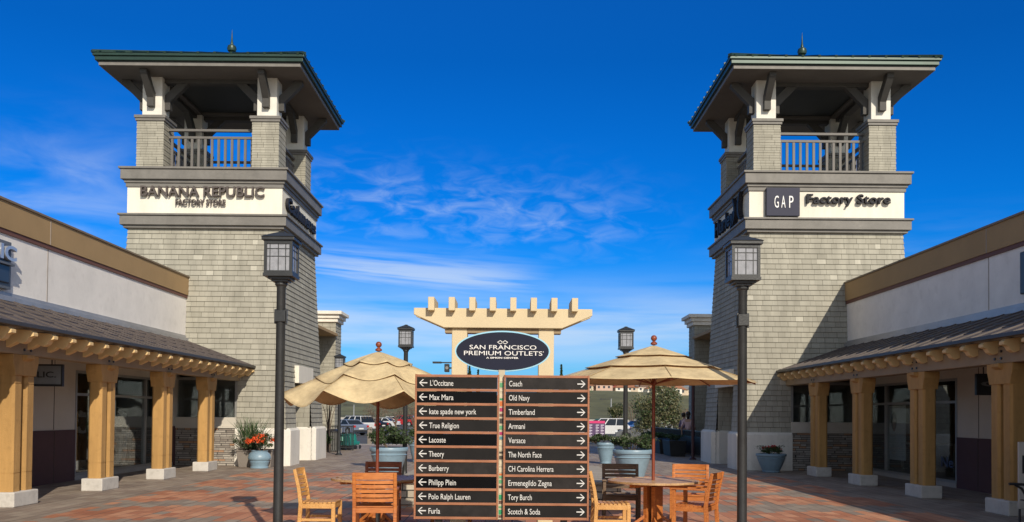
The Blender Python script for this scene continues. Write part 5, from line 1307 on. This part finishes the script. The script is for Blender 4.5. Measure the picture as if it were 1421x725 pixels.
# ------------------------------------------------------------------ parking lot
CGLASS = M('car_glass', (0.012, 0.016, 0.022), 0.08, 0.05); TYRE = M('tyre', (0.02, 0.02, 0.02), 0.85); RIM = M('rim', (0.45, 0.45, 0.46), 0.3, metal=0.8)
LRED = M('tail_red', (0.45, 0.015, 0.012), 0.25); LWHT = M('head_clear', (0.75, 0.77, 0.8), 0.15); PLATE = M('plate', (0.7, 0.7, 0.66), 0.5)
def paint(name, col): return M('paint_'+name, col, 0.25, 0.04, 1.0, metal=0.25)
def car(kind, label, paintm, x, y, heading):
    """local: nose towards +x; heading = angle of the nose in the ground plane"""
    t = thing('parked_car', label, kind, (x, y, gz(x, y)-0.10), heading, 'cars in the parking lot')
    if kind == 'suv':
        L_, W, zb_, belt, top = 4.7, 1.9, 0.30, 1.05, 1.74
        side = [(-2.3, 0.45), (-2.33, 1.0), (-2.26, 1.08), (0.95, 1.08), (2.05, 0.98), (2.30, 0.80), (2.32, 0.40)]
        cab = (-2.20, 1.05, -1.92, 0.30)
    elif kind == 'pickup':
        L_, W, zb_, belt, top = 5.5, 1.95, 0.35, 1.08, 1.80
        side = [(-2.75, 0.5), (-2.75, 1.10), (1.05, 1.10), (2.45, 1.05), (2.70, 0.85), (2.72, 0.45)]
        cab = (-1.0, 1.15, -0.8, 0.45)
    else:
        L_, W, zb_, belt, top = 4.6, 1.8, 0.25, 0.92, 1.43
        side = [(-2.2, 0.40), (-2.25, 0.85), (-2.1, 0.98), (-1.5, 1.0), (1.0, 0.96), (1.95, 0.78), (2.25, 0.60), (2.27, 0.35)]
        cab = (-1.65, 1.10, -0.95, 0.20)
    fx_, rx_ = 1.42, -1.40
    if kind == 'pickup': fx_, rx_ = 1.75, -1.65
    rr = 0.40
    bot = []
    for cx in (fx_, rx_):
        bot += [(cx+rr*math.cos(a*math.pi/8), 0.34+rr*math.sin(a*math.pi/8)) for a in range(0, 9)]
    poly = side+[(side[-1][0]-0.1, zb_)]+[(fx_+rr, zb_)]+bot[0:9][0:9]+[(fx_-rr, zb_), (rx_+rr, zb_)]+bot[9:18]+[(rx_-rr, zb_), (side[0][0]+0.08, zb_)]
    mb = MB(); mb.prism(poly, -W/2, W/2, axis='Y'); mb.build('body', paintm, t, bevel=0.05)
    x0, x1, X0, X1 = cab; w0, w1 = W/2-0.05, W/2-0.20
    mb = MB(); mb.frustum(x0, x1, -w0, w0, belt-0.02, X0, X1, -w1, w1, top-0.07); cabn = mb.build('cabin_glass', CGLASS, t)
    mb = MB(); mb.box(X0-0.03, X1+0.05, -w1-0.03, w1+0.03, top-0.08, top-0.02)
    for s in (-1, 1):
        mb.bar((x0+0.03, s*(w0+0.005), belt), (X0+0.03, s*(w1+0.005), top-0.05), 0.06, 0.08); mb.bar((x1-0.03, s*(w0+0.005), belt), (X1-0.03, s*(w1+0.005), top-0.05), 0.05, 0.05)
        for q in ((0.35, 0.68) if kind == 'suv' else (0.52,)):
            xa, xb = x0+(x1-x0)*q, X0+(X1-X0)*q; mb.bar((xa, s*(w0+0.004), belt), (xb, s*(w1+0.004), top-0.06), 0.05, 0.09)
    mb.build('roof', paintm, t, bevel=0.02)
    for cx in (fx_, rx_):
        for s in (-1, 1):
            mb = MB(); mb.tube([(cx, s*(W/2-0.21), 0.34), (cx, s*(W/2-0.01), 0.34)], 0.34, 22); wh = mb.build('tyre', TYRE, t, bevel=0.02)
            mb = MB(); mb.tube([(cx, s*(W/2-0.05), 0.34), (cx, s*(W/2+0.004), 0.34)], 0.21, 12); mb.build('rim', RIM, wh)
    for s in (-1, 1):
        hz = side[-1][1]+0.30 if kind != 'car' else 0.62
        mb = MB(); mb.box(side[-1][0]-0.16, side[-1][0]+0.015, s*(W/2-0.40), s*(W/2-0.06), hz, hz+0.14); mb.build('headlight', LWHT, t, bevel=0.02)
        mb = MB(); mb.box(side[0][0]-0.06, side[0][0]+0.10, s*(W/2-0.28), s*(W/2-0.02), 0.72, 1.0 if kind != 'car' else 0.90); mb.build('taillight', LRED, t, bevel=0.02)
        mb = MB(); mb.box(x1-0.18, x1-0.02, s*(W/2-0.02), s*(W/2+0.17), belt+0.02, belt+0.14); mb.build('mirror', paintm, t, bevel=0.03)
    mb = MB(); mb.box(side[0][0]-0.05, side[0][0]+0.1, -0.26, 0.26, 0.55, 0.68); mb.build('number_plate', PLATE, t)
    mb = MB(); mb.box(side[-1][0]-0.1, side[-1][0]+0.02, -0.5, 0.5, 0.50, 0.68); mb.box(side[0][0]-0.075, side[0][0]+0.1, -W/2+0.1, W/2-0.1, 0.36, 0.50); mb.build('bumper', M('bumper_dark', (0.03, 0.03, 0.03), 0.6), t, bevel=0.02)
    return t
def C(kind, label, pm, px, Y, hd): car(kind, label, pm, gx(px, Y, 585), Y, R(hd))
Wp, Sp, Rp, Bp, Kp, Gp, Tp = paint('white', (0.72, 0.72, 0.72)), paint('silver', (0.42, 0.43, 0.46)), paint('red', (0.40, 0.02, 0.025)), paint('blue', (0.045, 0.12, 0.32)), paint('black', (0.02, 0.02, 0.025)), paint('grey', (0.15, 0.155, 0.165)), paint('teal', (0.03, 0.18, 0.18))
C('suv', 'white suv with red tail lamps left of the bollard', Wp, 491, 90, 140)
C('car', 'silver blue sedan with red tail lamps behind the strollers', paint('steel', (0.22, 0.26, 0.36)), 480, 82, 138)
C('car', 'dark sedan between the white suv and white sedan at left', Kp, 511, 103, 150)
C('car', 'white sedan beside the left umbrella pole', Wp, 531, 118, 160)
C('suv', 'red suv in side view left of the board', Rp, 556, 140, 180)
C('car', 'white sedan in the far row under the left umbrella', Wp, 541, 165, 100)
C('suv', 'white suv in side view right of the purple kiosk', Wp, 838, 83, 176)
C('car', 'teal sedan in the far row above the purple kiosk', Tp, 829, 135, 175)
C('car', 'silver sedan in the far row beside the teal one', Sp, 851, 128, 178)
C('car', 'white sedan in the far row left of the olive bush', Wp, 882, 118, 172)
C('car', 'blue sedan nearest the olive bush', Bp, 890, 96, 20)
C('car', 'second blue sedan behind the nearest blue one', Bp, 897, 106, 20)
C('car', 'dark grey sedan low in front of the blue cars', Gp, 893, 74, 172)
C('suv', 'pale suv at the far end of the right parking row', Sp, 935, 118, 178)
# purple kiosk
t = thing('info_kiosk', 'purple information panel with a pink header in front of the white suv', 'kiosk', (gx(827, 62, 590), 62, gz(0, 62)-0.10))
mb = MB(); mb.box(-0.70, 0.62, -0.08, 0.08, 0.35, 1.45); mb.build('panel', M('kiosk_purple', (0.085, 0.045, 0.12), 0.5), t, bevel=0.01)
mb = MB(); mb.box(-0.70, 0.62, -0.085, 0.085, 1.45, 1.62); mb.build('header', M('kiosk_pink', (0.62, 0.03, 0.16), 0.5), t, bevel=0.01)
mb = MB()
for k in (-0.6, 0.52): mb.box(k, k+0.06, -0.05, 0.05, 0, 0.35)
mb.build('leg', BLACK, t)
mb = MB()
for r_ in range(5):
    for (xa, xb) in ((-0.56, -0.26), (-0.02, 0.20), (0.32, 0.54)):
        z = 1.30-r_*0.19; mb.box(xa, xb, -0.086, -0.081, z, z+0.055); mb.box(xa, xb-0.08, -0.0862, -0.081, z-0.075, z-0.045)
mb.build('text_rows', M('kiosk_text', (0.62, 0.55, 0.66), 0.6), t)

# lamp standards and signal arm in the lot
def lot_light(label, px, Y, h, arms=1):
    x = gx(px, Y, 575); t = thing('parking_light', label, 'light pole', (x, Y, gz(x, Y)-0.1), 0, 'parking lot light poles')
    mb = MB(); mb.tube([(0, 0, 0), (0, 0, h)], [0.11, 0.07], 10); mb.lathe([(0.28, 0), (0.28, 0.6), (0.2, 0.62)], 12); mb.build('pole', M('galvanised', (0.33, 0.34, 0.35), 0.5, metal=0.4), t, smooth=40)
    mb = MB(); mb.box(-1.3, 0.05, -0.05, 0.05, h-0.10, h-0.02); mb.box(-1.5, -0.9, -0.18, 0.18, h-0.12, h+0.0); mb.build('arm', BLACK, t)
    return t
lot_light('light pole with a sideways arm behind the left pergola post', 630, 62, 5.6)
lot_light('pale light pole on the hillside right of the board', 848, 120, 4.2)
lot_light('pale light pole by the left hill under the umbrella', 491, 130, 3.2)
t = thing('loudspeaker', 'small dark box speaker hung beside the left pergola post', 'speaker', (gx(620.5, 12.35, 510), 12.35, at(620, 511, 12.35).z))
mb = MB(); mb.box(-0.035, 0.03, -0.05, 0.05, -0.055, 0.055); mb.build('case', BLACK, t, bevel=0.008)
mb = MB(); mb.lathe([(0.022, 0), (0.022, 0.004)], 14, (0, 0, 0)); g = mb.build('cone', M('speaker_grey', (0.2, 0.2, 0.2), 0.6), t, loc=(0, -0.05, 0)); g.rotation_euler = (R(90), 0, 0)
mb = MB(); mb.box(0.03, 0.10, -0.01, 0.01, -0.01, 0.01); mb.build('bracket', BLACK, t)

# ------------------------------------------------------------------ trees
def tree(name, label, x, y, h, rad, n, size, mats, wts, seed, trunk=0.16, h0=None, clumps=26, group=None, bare=False, limbs=7):
    t = thing(name, label, 'tree', (x, y, gz(x, y)-0.12), 0, group); r = random.Random(seed)
    mb = MB(); cz = h-rad[2]; h0 = h0 if h0 is not None else max(0.3, cz-rad[2]*0.8)
    mb.tube([(0, 0, 0), (0.05, 0, h0*0.5), (0, 0.03, h0), (0.05, 0, cz)], [trunk*1.3, trunk, trunk*0.8, trunk*0.4], 9)
    for i in range(limbs):
        a = 6.28*i/limbs+r.uniform(-0.3, 0.3); z0 = h0*r.uniform(0.8, 1.1); q = r.uniform(0.5, 0.9)
        e = Vector((rad[0]*q*math.cos(a), rad[1]*q*math.sin(a), cz+rad[2]*r.uniform(-0.1, 0.7)))
        mid = Vector((e.x*0.45, e.y*0.45, z0+(e.z-z0)*0.6)); mb.tube([(0, 0, z0), mid, e], [trunk*0.5, trunk*0.28, trunk*0.08], 6)
        if bare:
            for k in range(7):
                d = Vector((r.gauss(0, 1), r.gauss(0, 1), abs(r.gauss(0.6, 0.6)))).normalized()*rad[2]*r.uniform(0.3, 0.6); p0 = mid.lerp(e, r.random()); p1 = p0+d
                mb.tube([p0, p1], [trunk*0.14, trunk*0.03], 4, cap=False)
                for kk in range(4):
                    d2 = Vector((r.gauss(0, 1), r.gauss(0, 1), r.gauss(0.3, 0.7))).normalized()*rad[2]*0.25; p2 = p0.lerp(p1, r.uniform(0.3, 1)); mb.tube([p2, p2+d2], [trunk*0.06, trunk*0.02], 3, cap=False)
    mb.build('trunk', BARK, t)
    if n: bush_mesh('crown', (0, 0, cz), rad, n, size, mats, wts, seed+1, t, clumps=clumps, shell=0.6)
    return t
tree('olive_tree', 'broad olive green tree behind the right umbrella pole', gx(915, 53.5, 600), 53.5, 4.0, (1.75, 1.3, 2.0), 15000, 0.13, [LEAF_O, LEAF_S, LEAF_G], [6, 2, 2], 31, 0.09, 0.3, clumps=46)
tree('dark_bush', 'dark round bush beside the pale hillside pole', gx(856, 104, 590), 104, 3.6, (1.35, 1.2, 1.5), 3400, 0.17, [LEAF_D, LEAF_O], [5, 2], 32, 0.07, 0.3)
for i, (px, Y, h, rx, br, lab) in enumerate(((877, 108, 4.3, 1.8, 1, 'bare reddish tree right of the lamp post before the hill'), (941, 58, 2.9, 1.2, 1, 'bare brown tree between the olive tree and the right building'),
      (522, 84, 3.2, 1.5, 1, 'bare tree above the white cars at left'), (549, 95, 3.4, 1.7, 1, 'bare tree above the red suv at left'), (574, 80, 3.0, 1.3, 1, 'bare tree at the left edge of the board'))):
    tree('bare_tree', lab, gx(px, Y, 590), Y, h, (rx, rx, h*0.36), 420, 0.10, [LEAF_B], [1], 40+i, 0.09, 0.9, bare=True, clumps=12, group='bare winter trees by the parking lot')
tree('sapling', 'bare sapling against the wall beside the left tower', gx(455.5, 36.5, 620), 36.5, 2.9, (0.55, 0.45, 0.7), 60, 0.07, [LEAF_B], [1], 50, 0.05, 1.0, bare=True, limbs=5, clumps=6)
shrub('shrub', 'small green shrub at the foot of the sapling', 'plant', (gx(452.5, 36.3, 620), 36.4, 0), (0.25, 0.3, 0.38), 700, 0.07, [LEAF_D, LEAF_G], [3, 2], 51)
blades('yucca', 'spiky bare yucca stems by the right back building', (gx(972, 39.5, 590), 39.5, 0), 26, 1.2, 2.3, 0.35, 8, [LEAF_D, BARK], [2, 2], 0.05, z0=0.0)
def cypress(label, px, Y, h, w, seed):
    x = gx(px, Y, 575); t = thing('cypress', label, 'tree', (x, Y, gz(x, Y)-0.1), 0, 'slim cypress trees behind the pergola'); r = random.Random(seed)
    mb = MB(); mb.tube([(0, 0, 0), (0, 0, h*0.9)], [0.09, 0.02], 7); mb.build('trunk', BARK, t)
    mb = MB()
    for i in range(2600):
        q = r.random()**0.8; z = 0.3+q*(h-0.3); rr = w*(1-q)**0.75*(0.75+0.25*math.sin(q*23+seed)); a = r.uniform(0, 6.28); d = rr*(r.random()**0.4)
        mb.leaf((d*math.cos(a), d*math.sin(a), z), 0.16*r.uniform(0.6, 1.3), r, r.choices((0, 1), (4, 1))[0], 0.4, up=0.8)
    mb.build('crown', [LEAF_D, LEAF_G], t)
cypress('cypress left of the oval sign, taller of that pair', 651, 60, 5.3, 0.55, 1); cypress('cypress left of the oval sign, shorter of that pair', 663, 61, 5.0, 0.5, 2)
cypress('cypress rising right of the right pergola post', 778.5, 60, 5.35, 0.5, 3)
tree('dark_bush', 'dark tree beneath the right umbrella tip behind the board', gx(795, 62, 575), 62, 4.2, (1.6, 1.2, 1.6), 3000, 0.15, [LEAF_D, LEAF_G], [5, 2], 36, 0.1)

# ------------------------------------------------------------------ houses on the hill
rh = random.Random(17)
HR = [M('tile_orange', (0.36, 0.155, 0.08), 0.9, 0.2, 1), M('tile_brown', (0.22, 0.14, 0.10), 0.9, 0.2, 1), M('tile_grey', (0.22, 0.21, 0.20), 0.9, 0.2, 1), M('tile_red', (0.30, 0.07, 0.05), 0.9)]
HW = [M('house_white', (0.74, 0.70, 0.62), 0.9), M('house_sand', (0.58, 0.48, 0.36), 0.9), M('house_pink', (0.60, 0.42, 0.34), 0.9)]
HWIN = M('house_window', (0.04, 0.05, 0.07), 0.2)
ROOFN = ['orange', 'brown', 'grey', 'dark red']; WALLN = ['white', 'sand', 'pinkish']
ORD = 'first second third fourth fifth sixth seventh eighth ninth tenth eleventh twelfth thirteenth fourteenth fifteenth sixteenth seventeenth eighteenth nineteenth twentieth twenty-first'.split()
def house(i, px, Y, row):
    x = gx(px, Y, 545); ri, wi = rh.choices(range(4), (5, 2, 2, 1))[0], rh.choices(range(3), (5, 2, 1))[0]
    w, d, hh = rh.uniform(6.5, 9.5), 8, rh.uniform(1.9, 3.2); z = gz(x, Y)-0.4
    side = 'left of the board' if px < 700 else 'right of the board'
    t = thing('hill_house', '%s house with %s roof, %s from the left in the %s hill row' % (WALLN[wi], ROOFN[ri], ORD[i], row), 'house', (x, Y, z), R(rh.uniform(-15, 15)), 'houses on the hill')
    mb = MB(); mb.box(-w/2, w/2, -d/2, d/2, 0, hh); mb.build('wall', HW[wi], t)
    mb = MB(); e = 0.5; mb.add([(-w/2-e, -d/2-e, hh), (w/2+e, -d/2-e, hh), (w/2+e, d/2+e, hh), (-w/2-e, d/2+e, hh), (-w/2+2.2, 0, hh+1.7), (w/2-2.2, 0, hh+1.7)], [(0,1,5,4), (1,2,5), (2,3,4,5), (3,0,4), (3,2,1,0)]); mb.build('roof', HR[ri], t)
    for k in (-0.32, 0.0, 0.30):
        mb = MB(); mb.box(k*w-0.5, k*w+0.5, -d/2-0.04, -d/2, hh*0.5-0.1, hh*0.5+1.0); mb.build('window', HWIN, t)
pxs = [806+i*8.2 for i in range(21)]
for i, px in enumerate(pxs): house(i, px+rh.uniform(-1.5, 1.5), 445+rh.uniform(-5, 5), 'lower')
for i, px in enumerate([803+j*9.0 for j in range(19)]): house(i, px+rh.uniform(-2, 2), 492+rh.uniform(-4, 10), 'upper')
for i, px in enumerate((921, 930, 940, 949)): house(i, px, 392+i*2, 'lowest')
# low warehouse-like wall beyond the lot
t = thing('boundary_wall', 'long low pale wall beyond the parking lot', 'wall', (0, 200, gz(0, 200)-0.1))
mb = MB(); mb.box(-70, 60, 0, 0.3, 0, 1.0); mb.build('wall', KERB, t)
